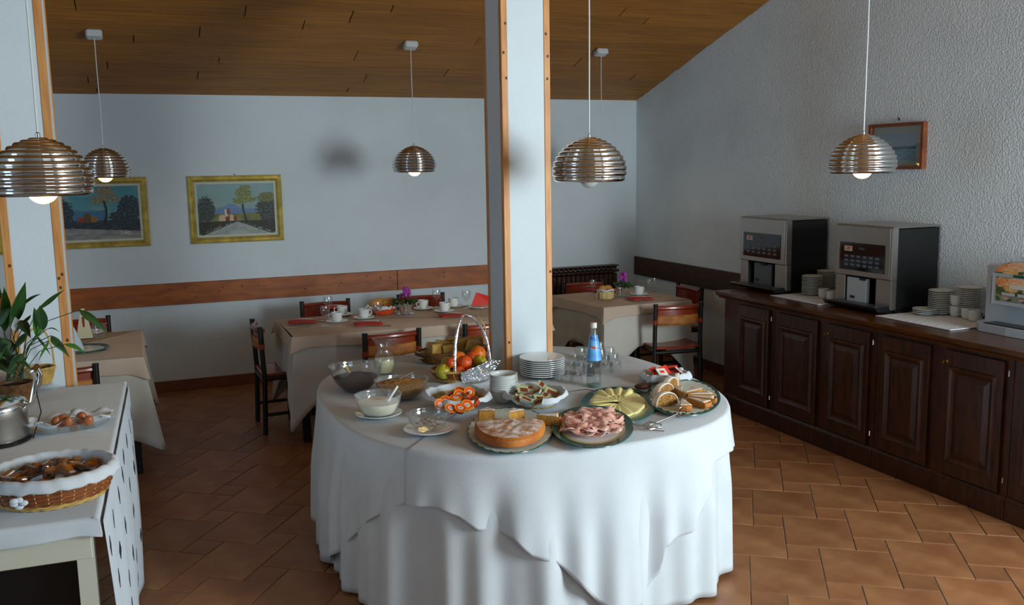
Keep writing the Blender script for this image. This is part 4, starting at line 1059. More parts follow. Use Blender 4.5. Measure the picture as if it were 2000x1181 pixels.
# toast basket
P = at(884, 703, BZ); t = thing('bread_basket', 'oval wicker basket of wrapped toast slices behind the fruit', 'basket', (P.x, P.y, BZ+.001), .05)
wicker(t, .215, .125, .052, flare=.72, rings=6, stakes=26, wr=.006, mats=('wickerd', 'wickerd'))
napkin_liner(t, .205, .118, .012, .058, .012, corners=4, ph=0, hang=.02, out=.10, mat='cream')
tp0 = thing('toast_packet', '', 'toast')
MB().box((0, 0, 0), (.085, .018, .062), bev=.004).build('toast', M['toast'], tp0, smooth=False)
MB().box((0, .0125, 0), (.080, .006, .058), bev=.002).build('toast', M['wickerl'], tp0, smooth=False)
pk = MB().box((0, .003, 0), (.108, .034, .068), bev=.01).build('wrapper', M['pack'], tp0, smooth=False)
TP = [(-.13, .0, 1.5, .0, 'standing upright at the left end of the bread basket'), (-.105, -.035, .5, .1, 'at the front left of the bread basket'), (-.06, .0, .15, .25, 'behind the basket handle at left'), (-.03, -.05, -.3, .35, 'leaning at the front of the bread basket'),
      (.02, .045, .1, .9, 'on top at the back of the bread basket'), (.045, .0, -.1, .4, 'in the middle of the bread basket'), (.10, .03, .05, 1.0, 'lying flat on top at the right of the basket'), (.11, -.04, .3, .3, 'low at the right front of the bread basket'), (.155, .02, -.2, .5, 'at the right end of the bread basket'), (-.09, .05, -.2, .4, 'at the back left of the bread basket')]
for i, (x, y, rz, tx, lb) in enumerate(TP):
    c = tp0 if i == 0 else dup(tp0); R_ = Matrix.Rotation(.05, 3, 'Z') @ Vector((x, y, 0))
    c.location = (P.x+R_.x, P.y+R_.y, BZ+.072+.022*(tx > .8)+.008*(i % 3)); c.rotation_euler = (tx, .1*((i*7) % 5-2), rz); tag(c, 'cellophane-wrapped toast '+lb, 'toast', 'wrapped toasts in the bread basket')

# fruit basket with foil-wrapped handle
P = at(903, 741, BZ); FB = thing('fruit_basket', 'oval wicker fruit basket with a tall handle wrapped in aluminium foil', 'basket', (P.x, P.y, BZ+.001), -.12)
wicker(FB, .165, .115, .056, flare=.68, rings=6, stakes=22, wr=.005, mats=('wicker', 'wickerl'))
hp = [(.165*math.cos(PI*k/16)*.96, .012*math.sin(k*.9), .056+.26*math.sin(PI*k/16)**.85) for k in range(17)]
hx = [(.105*math.cos(PI*k/20)*(1 if k < 10 else .75)+.022, -.095*abs(math.cos(PI*k/20)), .055+.285*math.sin(PI*k/20)**.8) for k in range(21)]
MB().tube(hx, [.0055+.0035*abs(math.sin(k*1.3)) for k in range(21)], 8).build('handle', M['foil'], FB)
MB().tube([(x+.035*(1-abs(k-10)/10) if k > 4 else x, y, z) for k, (x, y, z) in enumerate(hx)][2:9], .0035, 8).build('handle_cane', M['wickerl'], FB)
def foilf(u, v):
    an = -1.75+1.75*u; r = 1.06+.10*v; zz = .006+.115*v*(1-.45*abs(2*u-1))
    k = .010*noise.noise(Vector((u*14, v*9, 1)))+.006*noise.noise(Vector((u*40, v*22, 4)))
    return (.165*r*math.cos(an)*(.84+.22*v)+k, .115*r*math.sin(an)*(.84+.22*v)-k, zz+k)
MB().grid(foilf, 46, 20).build('foil_wrap', M['foil'], FB, thick=.0012, ang=12)
def fruit(kind, dx, dy, dz, r, label):
    Rv = Matrix.Rotation(-.12, 3, 'Z') @ Vector((dx, dy, 0)); t = thing('apple' if 'apple' in kind else 'orange', label, 'fruit', (P.x+Rv.x, P.y+Rv.y, BZ+dz), 0, 'fruit in the foil-handled basket')
    if 'apple' in kind:
        MB().lathe([(0, -r*.80)]+[(r*math.sin(PI*k/14)*(1+.06*math.cos(PI*k/14)), -r*.92*math.cos(PI*k/14)+(.0 if k > 2 else .05*r)) for k in range(1, 13)]+[(r*.12, r*.80), (0, r*.72)], 22).build('flesh', M[kind], t)
        MB().tube([(0, 0, r*.7), (.002, .001, r*1.05)], .0018, 6).build('stem', M['wickerd'], t); t.rotation_euler = (.6, .3, 0)
    else:
        MB().sphere((0, 0, 0), r, seg=22, rings=14, sc=(1, 1, .95)).build('peel', M[kind], t)
        MB().lathe([(0, 0), (.004, 0), (.003, .002), (0, .0025)], 8, c=(0, 0, r*.94)).build('stem_scar', M['leaf'], t); t.rotation_euler = (1.0, .5, 0)
fruit('yapple', -.108, -.052, .062, .041, 'yellow-green apple at the lower left of the fruit basket')
fruit('apple', -.070, .010, .088, .038, 'green apple behind the small tangerine at left')
fruit('orange2', -.066, -.035, .100, .028, 'small tangerine between the yellow apple and the biggest orange')
fruit('orange', -.020, -.005, .110, .042, 'large bright orange at the top centre of the fruit basket')
fruit('orange2', .006, -.052, .102, .036, 'darker orange in front, nearest to the foil handle')
fruit('orange2', -.030, -.075, .058, .033, 'tangerine low in front under the dark orange')
fruit('orange2', .02, -.085, .050, .030, 'tangerine at the very front, just showing above the jam basket')
fruit('apple', .005, .055, .102, .037, 'green apple at the back under the arch of the handle')
fruit('orange', .100, .052, .122, .041, 'orange at the far right, highest in the basket beside the pillar')
fruit('orange2', .060, .030, .105, .034, 'orange half behind the foil handle at right')
fruit('yapple', .095, .000, .088, .038, 'pale green apple below the far right orange')

# ---- jam basket
P = at(893, 795, BZ); JB = thing('jam_basket', 'straw basket lined with a white napkin and full of orange jam pots', 'basket', (P.x, P.y, BZ+.001), 0)
wicker(JB, .112, .124, .048, flare=.66, rings=6, stakes=18, wr=.0038, mats=('wickerl', 'wickerl'), rim=False)
napkin_liner(JB, .136, .160, .014, .068, .014, corners=4, ph=.5, hang=.016, out=.16, lift=.004, ruf=.003)
jp0 = thing('jam_pot', '', 'jam pot')
MB().lathe([(0, -.016), (.016, -.016), (.0195, 0), (0, 0)], 20).build('tub', M['jamred'], jp0)
lid = MB(); lid.lathe([(0, .0012), (.0225, .0012), (.0225, 0), (0, 0)], 24); v, f = hull([(x, y, z) for x, y in ((.018, -.008), (.018, .008), (.028, 0)) for z in (0, .0012)]); lid.add(v, f); ld = lid.build('lid', M['jamlid'], jp0, smooth=False)
pr = MB(); pr.lathe([(0, 0), (.010, 0), (.010, .0004), (0, .0004)], 18, c=(0, 0, .0013), mat=M['paperw'], sy=.75)
for k in range(2): pr.box((0, -.002+k*.004, .0020), (.012, .0018, .0004), M['inkd'])
pr.lathe([(.0125, 0), (.0165, 0), (.0165, .0003)], 18, c=(0, 0, .0013), mat=M['redb']); pr.build('lid_print', parent=ld, smooth=False)['kind'] = 'stuff'
jam_px = [(877, 764), (899, 759), (919, 762), (868, 779), (890, 776), (910, 772), (914, 789), (856, 788), (879, 798), (900, 797), (928, 780), (897, 769)]
jl = ['at the back left of the heap', 'upright at the back of the heap', 'at the back right of the heap', 'at the left of the heap', 'in the centre of the heap', 'behind the rightmost facing lid', 'facing us at the right front', 'standing on edge at the far left', 'at the front left, lowest', 'on its side at the front', 'showing only its gold side at the far right', 'in the upper middle of the heap']
for i, (px, py) in enumerate(jam_px):
    q = at(893+(px-893)*.92, 781+(py-778)*.72, BZ+.060); c = jp0 if i == 0 else dup(jp0)
    c.location = (q.x, q.y, BZ+.056+.012*(i in (4, 5, 11))+.014*(i in (0, 1, 2))); c.scale = (1.22,)*3; c.rotation_euler = (.70+.25*((i*5) % 4-1.5), .25*((i*3) % 5-2), .35*((i*7) % 5-2)-.3); tag(c, 'orange-lidded jam pot '+jl[i], 'jam pot', 'jam pots in the napkin-lined basket')

# ---- butter basket
P = at(1046, 789, BZ); BBk = thing('butter_basket', 'straw basket lined with a white napkin and full of wrapped butter portions', 'basket', (P.x, P.y, BZ+.001), 0)
wicker(BBk, .112, .118, .044, flare=.66, rings=6, stakes=18, wr=.0038, mats=('wickerl', 'wickerl'), rim=False)
napkin_liner(BBk, .136, .152, .012, .062, .012, corners=4, ph=.1, hang=.016, out=.13, lift=.004, ruf=.003)
bp0 = thing('butter_portion', '', 'butter')
v, f = hull([(x*w, y*w, z) for x in (-.021, .021) for y in (-.0145, .0145) for w, z in ((1, 0), (.86, -.010))]); MB().add(v, f).build('tub', M['tub'], bp0, smooth=False)
lb_ = MB().box((0, 0, .0008), (.047, .034, .0014)).build('foil_lid', M['buttercard'], bp0, smooth=False)
MB().box((.004, -.001, .0019), (.032, .017, .0006)).build('lid_print', M['buttered'], lb_, smooth=False)
but_px = [(1012, 763), (1031, 759), (1057, 757), (1074, 765), (1028, 776), (1046, 774), (1054, 781), (1012, 787), (1027, 791), (1071, 783), (1050, 795), (1022, 769), (1064, 774)]
bl = ['at the back left', 'at the back, half in shade', 'at the back centre, tilted', 'large at the back right, facing us', 'standing on edge at left of centre', 'in the middle behind the others', 'lying in the centre', 'at the front left corner', 'at the front, second from left', 'at the right front', 'lowest at the front', 'wedged behind the standing one', 'under the large back right one']
for i, (px, py) in enumerate(but_px):
    q = at(1045+(px-1045)*1.05, 786+(py-776)*.95, BZ+.058); q = at(1045+(px-1045)*1.03, 773+(py-776)*.80, BZ+.056); c = bp0 if i == 0 else dup(bp0)
    c.location = (q.x, q.y, BZ+.054+.009*(i % 3)); c.scale = (1.2,)*3; c.rotation_euler = (.50+.2*((i*5) % 4-1.5), .2*((i*3) % 5-2), .45*((i*7) % 5-2)); tag(c, 'olive and brown butter portion '+bl[i], 'butter', 'butter portions in the napkin-lined basket')

# ---- stacks of bowls and plates
P = at(984, 784, BZ)
bw = one('bowl', [(0, .002), (.034, 0), (.036, .004), (.052, .018), (.060, .044), (.067, .050), (.066, .052), (.057, .048), (.049, .020), (.034, .007), (0, .007)], 'china2', 40)
stack(bw, 9, P.x, P.y, BZ+.001, .0105, 'small white bowl in the stack left of the butter basket', 'bowl', 'small white bowls stacked beside the pillar')
P, a_, b_, h_ = ell(1014, 1100, 720, 746, BZ)
pl = one('plate', plate_prof(.118, .018), 'china', 56)
stack(pl, 9, P.x, P.y-.015, BZ+.001, .0105, 'white dinner plate in the stack at the foot of the pillar', 'plate', 'dinner plates stacked at the pillar')

# ---- bottle of mineral water
P = at(1160, 754, BZ); t = thing('water_bottle', 'clear glass water bottle with light blue label in front of the glasses', 'bottle', (P.x, P.y, BZ+.0005))
bpf = [(.0, .0), (.030, 0), (.037, .004), (.038, .012), (.038, .10), (.0375, .135), (.034, .165), (.026, .215), (.0185, .255), (.0145, .28), (.014, .30)]
def br(z): return interp([(q[1], q[0]) for q in bpf[2:]], z)
MB().lathe(bpf+[(.0115, .30), (.0120, .28)]+[(max(.0, r-.003), z) for r, z in bpf[::-1][2:-2]]+[(0, .006)], 40).build('body', M['bglass'], t)
MB().lathe([(0, .003), (.035, .003), (.036, .010), (.033, .012), (0, .012)], 32).build('glass_base', thin_glass('green_glass_base', (.35, .75, .62), haze=.12), t)
MB().lathe([(0, .013)]+[(br(z)-.0042, z) for z in [.013+.012*k for k in range(18)]]+[(0, .218)], 32).build('water', M['water'], t)
MB().lathe([(0, .322), (.0150, .322), (.0155, .318), (.0155, .296), (.0148, .296), (.0148, .300)], 24).build('cap', M['paperw'], t)
MB().lathe([(0, .3235), (.0135, .3235), (.0135, .322)], 20).build('cap_top', M['lared'], t)
def wrapl(mb, z0, z1, a0, a1, mat, off=.0008):
    mb.grid(lambda u, v: ((br(z0+(z1-z0)*v)+off)*math.cos(a0+(a1-a0)*u), (br(z0+(z1-z0)*v)+off)*math.sin(a0+(a1-a0)*u), z0+(z1-z0)*v), 40, 8, M[mat])
fa = -PI/2-az(P)                       # heading of the label towards the room
lm = MB(); wrapl(lm, .135, .195, fa-2.2, fa+2.2, 'lablue'); wrapl(lm, .198, .262, fa-1.7, fa+1.6, 'lablue'); lb_ = lm.build('label', parent=t)
bd = MB(); bd.grid(lambda u, v: ((br(.198+.012*v*(1-abs(2*u-1)))+.0016)*math.cos(fa-.8+1.5*u), (br(.198+.012*v*(1-abs(2*u-1)))+.0016)*math.sin(fa-.8+1.5*u), .198+.012*v*(1-abs(2*u-1))), 20, 4, M['lared']); bd.build('label_band', parent=lb_)
v, f = text_mesh('PELL', .026); lt = MB(); lt.add([((br(.243+y)+.002)*math.cos(fa+x/.026), (br(.243+y)+.002)*math.sin(fa+x/.026), .243+y) for x, y, z in v], f, M['ladk']); lt.build('label_lettering', parent=lb_, smooth=False)

# ---- upturned drinking glasses
gl = one('drinking_glass', [(.0335, 0), (.032, .03), (.028, .062), (.0275, .066), (0, .066), (0, .060), (.0255, .058), (.0300, .03), (.0315, 0)], 'glass', 28)
gpx = [(1108, 744), (1126, 748), (1113, 728), (1132, 731), (1150, 733), (1120, 713), (1139, 714), (1158, 716), (1133, 700), (1152, 701), (1172, 703), (1186, 730), (1202, 726), (1180, 716), (1197, 712), (1190, 700), (1170, 690)]
for i, (px, py) in enumerate(gpx):
    q = at(px, py, BZ); c = gl if i == 0 else dup(gl); c.location = (q.x, q.y, BZ+.001)
    tag(c, ('upturned water glass left of the bottle among the clear glasses' if px < 1150 else 'upturned water glass right of or behind the bottle among the clear glasses'), 'glass', 'upturned glasses left of the bottle' if px < 1150 else 'upturned glasses right of and behind the bottle')

# ---- oval chargers
def charger(l, r, t_, b_, label, z=BZ, inner=('goldrim', 'china'), rim='green', thick=.006, tilt=None, group='green-rimmed oval chargers'):
    P, a, b, h = ell(l, r, t_, b_, z); t = thing('charger_plate', label, 'plate', (P.x, P.y, z+.001), h, group)
    pf = [(0, 0), (.70, 0), (1, .010), (.997, .014), (.80, .008)]
    MB().lathe(pf, 72, sx=a, sy=b).build('rim', M[rim], t)
    MB().lathe([(.80, .008), (.735, .0065), (.72, .006)], 72, sx=a, sy=b).build('gold_band', M[inner[0]], t)
    MB().lathe([(.72, .006), (.6, .005), (0, .005)], 72, sx=a, sy=b).build('well', M[inner[1]], t)
    return t, P, a, b, h
def loc_on(P, h, x, y):   # local offset to world
    v = Matrix.Rotation(h, 3, 'Z') @ Vector((x, y, 0)); return P.x+v.x, P.y+v.y
# cheese
t, Pc, a, b, h = charger(1133, 1280, 758, 829, 'green-rimmed charger of fanned cheese slices behind the ham')
for i in range(14):
    an = -3.10+i*.475
    def cs(u, v, k=i, an=an):
        aa = an+(u-.5)*(.62-.12*v); r_ = .03+.70*v*(1-.05*abs(2*u-1)**3)
        return (a*r_*math.cos(aa), b*r_*math.sin(aa), .0115+.0009*k+.0020*math.sin(v*PI)*(.4+u)+.0025*u)
    o = MB().grid(cs, 9, 9).build('cheese_slice', M['cheese'], thick=.0022); o.location = (Pc.x, Pc.y, BZ); o.rotation_euler = (0, 0, h)
    tag(o, 'yellow cheese slice lying flat in the fan on the rear charger', 'cheese', 'fanned cheese slices')
rl = MB()
for i, an in enumerate((2.35, 1.95, 1.5, 1.05)):
    x, y = .50*a*math.cos(an), .48*b*math.sin(an); X, Y = loc_on(Pc, h, x, y)
    s_ = MB().grid(lambda u, v: ((v-.5)*.095, (.006+.012*v)*math.cos(PI*u*1.1), (.006+.014*v)*math.sin(PI*u*1.1)), 10, 6); o = s_.build('cheese_slice', M['cheese'], thick=.003)
    o.location = (X, Y, BZ+.022); o.rotation_euler = (0, 0, h+math.atan2(y, x)); tag(o, 'folded cheese slice, '+('first', 'second', 'third', 'fourth')[i]+' from left at the charger back', 'cheese', 'folded cheese slices')
# ham
t, Ph, a, b, h = charger(1077, 1237, 797, 880, 'green-rimmed charger of folded cooked ham in front')
t.location.z += .006
rnd = random.Random(4)
hm0 = None
HS = [(-.50, .05), (-.38, .35), (-.05, .48), (.28, .42), (.50, .12), (.42, -.22), (.15, -.45), (-.18, -.48), (-.45, -.28), (-.15, .12), (.12, .08), (.0, -.15), (.27, -.05), (-.28, -.12), (-.36, .12), (.38, .22), (-.1, .30), (.30, -.36), (-.02, -.34), (.10, .26)]
for i, (x, y) in enumerate(HS):
    sd = i*3.1
    def hf(u, v, sd=sd):
        an = 2*PI*u; r_ = v*(.056+.006*math.sin(an*3+sd)); x_ = r_*math.cos(an)*1.15; y_ = r_*math.sin(an)
        q_ = Vector((x_*17, y_*17, sd)); n1 = noise.noise(q_); n2 = noise.noise(q_*2.1+Vector((5, 3, 1)))
        return (x_*(1-.25*n2)+.012*n1, y_*(1+.2*n1)+.010*n2, .008+max(0, .020*n1+.012*n2+.006*math.sin(x_*70+sd)+.006))
    s_ = MB().grid(hf, 36, 9, wu=True); o = s_.build('ham_slice', M['ham'], thick=.0020, ang=80)
    MB().tube([hf(k/36, 1.0) for k in range(36)], .0016, 5, closed=True).build('fat_edge', M['hamfat'], o)
    X, Y = loc_on(Ph, h, x*a*.95, y*b*.95); o.location = (X, Y, BZ+.014+.003*(i % 4)+(.004 if i > 8 else 0)); o.rotation_euler = (0, 0, rnd.uniform(0, 6.28))
    tag(o, 'folded pink ham slice with pale fat edge on the front charger', 'ham', 'folded ham slices')

# cake charger with doily
def doily(parent, a, b, k=.93, z=.0085):
    def wob(an, j, r, z_): return ((.045*abs(math.sin(an*14))-.03) if j in (2, 3) else 0, 0)
    o = MB().lathe([(0, z), (.7, z), (k, z+.004), (k, z+.005), (.7, z+.001), (0, z+.001)], 160, sx=a, sy=b, wob=wob).build('paper_doily', M['doily'], parent, ang=80); return o
t, Pk, a, b, h = charger(913, 1079, 798, 887, 'charger with scalloped paper doily under the sugared round cake')
doily(t, a, b, .97)
ck = thing('round_cake', 'round sugar-dusted sponge cake with its back part cut away', 'cake', (*loc_on(Pk, h, .0, -.052), BZ+.017), h)
ra_, rb_ = a*.82, b*.74
def cakeo(an): return (ra_*math.cos(an), rb_*math.sin(an))
A0_, A1_ = -PI-.04, .03       # the remaining front part
nA = 60; vs = []; prof_ = [(.90, 0), (.985, .006), (1.0, .018), (.985, .032), (.93, .041)]
sd_ = MB().grid(lambda u, v: (lambda an, k: (cakeo(an)[0]*k[0], cakeo(an)[1]*k[0], k[1]))(A0_+(A1_-A0_)*u, prof_[min(4, int(v*4+.5))]), nA, 5)
sd_.build('crust', M['cake'], ck)
def top(u, v):
    an = A0_+(A1_-A0_)*u; x, y = cakeo(an); e0, e1 = cakeo(A0_), cakeo(A1_); cx_, cy__ = (e0[0]+e1[0])/2+.015, (e0[1]+e1[1])/2+.012
    k = .93*(1-v); X, Y = cx_+(x*.93-cx_)*(1-v) , cy__+(y*.93-cy__)*(1-v)
    z_ = .041+.006*math.sin(min(1, v*3)*PI/2)+.006*noise.noise(Vector((X*38, Y*38, 3)))*min(1, v*5)
    return (X, Y, z_)
MB().grid(top, nA, 16).build('sugared_top', M['caketop'], ck)
def cut(mb, an):
    x, y = cakeo(an); e0, e1 = cakeo(A0_), cakeo(A1_); cx_, cy__ = (e0[0]+e1[0])/2+.015, (e0[1]+e1[1])/2+.012
    mb.add([(x*.92, y*.92, 0), (x*.98, y*.98, .02), (x*.93, y*.93, .042), (cx_, cy__, .047), (cx_, cy__, 0)], [(0, 1, 2, 3, 4)])
cm = MB(); cut(cm, A0_); cut(cm, A1_); cm.build('cut_face', M['crumb'], ck, smooth=False)['kind'] = 'stuff'
def slice_obj(label, X, Y, z, rz, L=.10, w=.055, h_=.036, group='cake slices', name='cake_slice', cat='cake'):
    t = thing(name, label, cat, (X, Y, z), rz, group); pts = []
    v, f = hull([(0, 0, 0), (0, 0, h_), (L, -w/2, 0), (L, w/2, 0), (L*1.04, -w/2, h_*.5), (L*1.04, w/2, h_*.5), (L*.96, -w/2, h_*.9), (L*.96, w/2, h_*.9), (L*1.08, 0, h_*.5), (L*1.04, 0, 0), (L, 0, h_*.95)])
    MB().add(v, f).build('crumb', M['crumb'], t, smooth=False)
    MB().grid(lambda u, v: (L*(.02+.98*v), (u-.5)*w*(.04+.96*v), h_*(1-.06*v)+.002+.0015*noise.noise(Vector((u*4+X*9, v*5, Y*7)))), 8, 10).build('sugar_top', M['sugar'], t, thick=.003)
    MB().grid(lambda u, v: (L*(1.0+.075*(1-(2*u-1)**2)+.035*math.sin(v*PI))+.001, (u-.5)*w*1.01, h_*v*.92), 8, 6).build('crust', M['cake'], t, thick=.003)
    return t
SP0 = BZ+.017
for (px, py, dz, rr_, lb, L_) in [(967, 824, .012, 2.2, 'small sugared cake wedge standing behind the round cake, left one', .055), (995, 828, .012, .6, 'small sugared cake wedge behind the round cake, right one', .06), (1048, 828, .0, -.4, 'narrow cake wedge at the right rear edge of the cut cake', .08)]:
    q = at(px, py, SP0); slice_obj(lb, q.x, q.y, SP0, rr_, L=L_*1.15, w=.058, h_=.040+dz, group='wedges behind the round cake')
# tart and strudel charger
t, Pt, a, b, h = charger(1262, 1406, 742, 814, 'green-rimmed charger with doily holding strudel and tart slices at the right edge')
doily(t, a, b, .90)
def strudel(px, py, rz, label, L=.120, w=.034):
    q = at(px, py, SP0); t = thing('strudel_slice', label, 'cake', (q.x, q.y, SP0), rz, 'strudel slices on the right charger')
    H_ = .058; n = 12
    prof_ = [(math.cos(PI*k/n), math.sin(PI*k/n)) for k in range(n+1)]
    MB().grid(lambda u, v: ((v-.5)*w, L/2*math.cos(PI*u)*1.0, H_*(math.sin(PI*u)**.75)+.0), 24, 4).build('pastry', M['sugar'], t, thick=.005)
    for s in (-1, 1):
        MB().add([(s*w/2*.96, L/2*.93*math.cos(PI*k/20), H_*.93*(math.sin(PI*k/20)**.75)) for k in range(21)], [tuple(range(21))]).build('filling', M['nutfill'], t, smooth=False)
strudel(1299, 790, -1.45, 'sugared strudel slice at the front showing its nut filling')
strudel(1296, 772, -1.2, 'sugared strudel slice, second behind the front one')
strudel(1308, 760, -1.0, 'sugared strudel slice at the back left of the charger')
strudel(1322, 752, -.6, 'narrow strudel slice at the very back of the charger', L=.09, w=.022)
TS = [(1334, 777, 1.45, 'tart slice pointing away at the back beside the strudel'), (1338, 778, .75, 'sugared tart slice at the back right'), (1340, 781, .12, 'long tart slice pointing to the right rim'), (1340, 784, -.35, 'tart slice at the right, second from the front'), (1336, 786, -.95, 'tart slice at the front right with brown crust'), (1330, 788, -1.75, 'tart slice at the front behind the tongs')]
for px, py, rz, lb in TS:
    q = at(px, py, SP0); slice_obj(lb, q.x+.012*math.cos(rz), q.y+.012*math.sin(rz), SP0, rz-.25, L=.112, w=.054, h_=.026, group='tart slices on the right charger', name='tart_slice')

# dark loaf end on a small plate, behind the cheese
P = at(1256, 764, BZ); t = thing('bread_plate', 'small white plate carrying a dark loaf end between cheese and strudel', 'plate', (P.x, P.y, BZ+.001)); MB().lathe(plate_prof(.060, .010), 40).build('dish', M['china'], t)
o = MB().sphere((0, 0, 0), .04, seg=20, rings=12, sc=(1.15, .7, .38)).build('loaf_end', M['darkbread']); o.location = (P.x, P.y, BZ+.026); tag(o, 'dark brown loaf end lying between cheese charger and strudel', 'bread')

# tea sachet basket
P = at(1300, 744, BZ); t = thing('sachet_basket', 'low basket with white napkin holding red sachets behind the strudel', 'basket', (P.x, P.y, BZ+.001), 0)
wicker(t, .098, .066, .030, flare=.8, rings=5, stakes=16, wr=.0035, mats=('wickerl', 'wickerl'), rim=False); napkin_liner(t, .118, .080, .010, .042, .016, corners=4, ph=.9, hang=.02, out=.25)
for i, (dx, dy, rz, mt, lb) in enumerate([(-.015, .0, .05, 'redb', 'bright red sachet standing in the white napkin basket'), (.035, -.005, -.3, 'red', 'dark red sachet leaning at the right in the napkin basket'), (-.06, .01, .5, 'red', 'red sachet corner showing at the left of the napkin basket'), (-.04, -.03, .2, 'paperw', 'white sachet in front of the red ones'), (.06, -.03, .9, 'paperw', 'white sachet lying at the right of the napkin basket')]):
    s_ = MB().box((0, 0, 0), (.062, .004, .046), bev=.0015).build('sachet', M[mt], smooth=False); s_.location = (P.x+dx, P.y+dy, BZ+.058); s_.rotation_euler = (-.75 if i < 2 else -.9, .1*i-.2, rz); tag(s_, lb, 'sachet', 'sachets in the white napkin basket')
    MB().box((.0, -.0024, .0), (.030, .0006, .016)).build('printed_patch', M['inkd' if mt == 'red' else 'redb'], s_, smooth=False)

# ---- serving tongs
def tongs(name, label, pts_a, pts_b, head):
    q = [at(px, py, z) for px, py, z in pts_a]; c = q[0].copy(); t = thing(name, label, 'tongs', (c.x, c.y, c.z))
    MB().tube([p-c for p in q], .0026, 8).build('arm', M['steel2'], t)
    q2 = [at(px, py, z) for px, py, z in pts_b]; MB().tube([p-c for p in q2], .0026, 8).build('arm', M['steel2'], t)
    q3 = [at(px, py, z) for px, py, z in head]; MB().tube([p-c for p in q3], .0030, 8, closed=True).build('head', M['steel2'], t)
tongs('serving_tongs', 'wire serving tongs leaning on the strudel charger', [(1262, 838, BZ+.004), (1298, 822, BZ+.012), (1332, 806, BZ+.026)], [(1268, 830, BZ+.004), (1300, 818, BZ+.016), (1331, 804, BZ+.030)],
      [(1326, 797, BZ+.034), (1333, 795, BZ+.036), (1340, 798, BZ+.036), (1340, 810, BZ+.026), (1334, 814, BZ+.022), (1327, 811, BZ+.024)])
tongs('serving_tongs', 'wire serving tongs resting on the rim of the ham charger', [(1236, 832, BZ+.022), (1256, 838, BZ+.006), (1297, 842, BZ+.004)], [(1236, 829, BZ+.026), (1262, 834, BZ+.012), (1292, 836, BZ+.006)],
      [(1252, 832, BZ+.010), (1268, 823, BZ+.012), (1292, 829, BZ+.008), (1290, 834, BZ+.006), (1270, 838, BZ+.005)])
P = at(1162, 763, BZ+.022); t = thing('serving_fork', 'fork with its tines resting on the far rim of the cheese charger', 'fork', (P.x, P.y, P.z))
MB().tube([(0, 0, 0), (-.03, .03, .004), (-.10, .10, -.016)], .0028, 8).build('handle', M['steel2'], t)
for k in range(4): MB().tube([(.0, .0, 0), (.012+.003*k, -.004+.004*k, .002), (.034+.002*k, -.022+.005*k, -.003)], .0014, 6).build('tine', M['blackp'], t)

# ================================================================== THINGS ON THE DINING TABLES
T1 = .7515
def place(root, P, z, rz=0, **kw): root.location = (P.x, P.y, z); root.rotation_euler = (0, 0, rz); return tag(root, **kw)
sp_ = one('plate', plate_prof(.085, .010), 'china', 40); used_ = []
def small_plate(px, py, label, group, r=1):
    P = at(px, py, T1); c = sp_ if not used_ else dup(sp_); used_.append(1); c.location = (P.x, P.y, T1+.001); c.scale = (r, r, 1)
    tag(c, label, 'plate', group); return P
def napkin(px, py, rz, label, group, w=.20, d=.17, z=T1+.014, mat='red', lift=0):
    P = at(px, py, z)
    o = MB().grid(lambda u, v: ((u-.5)*w+.02*(v-.5), (v-.5)*d, .004*math.sin(u*5)+.003*math.sin(v*4)+lift*v), 12, 8).build('napkin', M[mat], thick=.004)
    o.location = (P.x, P.y, z); o.rotation_euler = (0, 0, rz); return tag(o, label, 'napkin', group)
def cutlery(px, py, rz, label, group, z=T1+.002, L=.18):
    P = at(px, py, z); t = thing('knife', label, 'cutlery', (P.x, P.y, z+.002), rz, group)
    MB().box((-L*.25, 0, .0), (L*.5, .012, .004), bev=.0015).build('blade', M['steel2'], t, smooth=False)
    MB().tube([(0, 0, 0), (L*.5, 0, .001)], [.0045, .006], 8).build('handle', M['steel2'], t)
dc0 = cup_obj('coffee_cup', .040, .066, 'china'); ds0 = one('saucer', saucer_profile(.078, .012), 'china', 40); cu_ = []
def cup_saucer(px, py, rz, label, group):
    P = at(px, py, T1); s_ = ds0 if not cu_ else dup(ds0); c = dc0 if not cu_ else dup(dc0); cu_.append(1)
    s_.location = (P.x, P.y, T1+.001); tag(s_, 'white saucer under the '+label, 'saucer', group+' saucers')
    c.location = (P.x, P.y, T1+.008); c.rotation_euler = (0, 0, rz); tag(c, label, 'cup', group)
wg0 = one('wine_glass', [(0, 0), (.030, 0), (.030, .002), (.006, .006), (.004, .02), (.004, .050), (.014, .062), (.030, .085), (.033, .110), (.029, .135), (.0275, .135), (.0315, .110), (.0285, .086), (.010, .064), (0, .062)], 'glass', 28); wu = []
def glass_at(px, py, label, group, sc=1):
    P = at(px, py, T1); c = wg0 if not wu else dup(wg0); wu.append(1); c.location = (P.x, P.y, T1+.001); c.scale = (sc,)*3; tag(c, label, 'glass', group)
G = 'place settings of the long back table'
for px, py, rz, lb in [(590, 629, .02, 'at the left end'), (719, 633, .0, 'in front, second from left'), (652, 601, .1, 'behind the cups, before the back left chair'), (884, 617, .0, 'in front at right, behind the foil handle')]:
    small_plate(px, py, 'small white plate under the red napkin '+lb, 'plates under the red napkins'); napkin(px, py-2, rz, 'red paper napkin '+lb, 'red napkins on the long table')
cutlery(582, 639, .1, 'knife in front of the leftmost red napkin', 'cutlery on the long table'); cutlery(619, 626, 2.2, 'knife and fork right of the leftmost red napkin', 'cutlery on the long table', L=.15)
cutlery(748, 637, -.6, 'knife under the second red napkin', 'cutlery on the long table', L=.12); cutlery(911, 618, -.6, 'knife beside the napkin behind the foil handle', 'cutlery on the long table', L=.12)
small_plate(935, 601, 'white plate under the folded standing red napkin beside the pillar', 'plates under the red napkins')
P = at(935, 598, T1); o = MB()
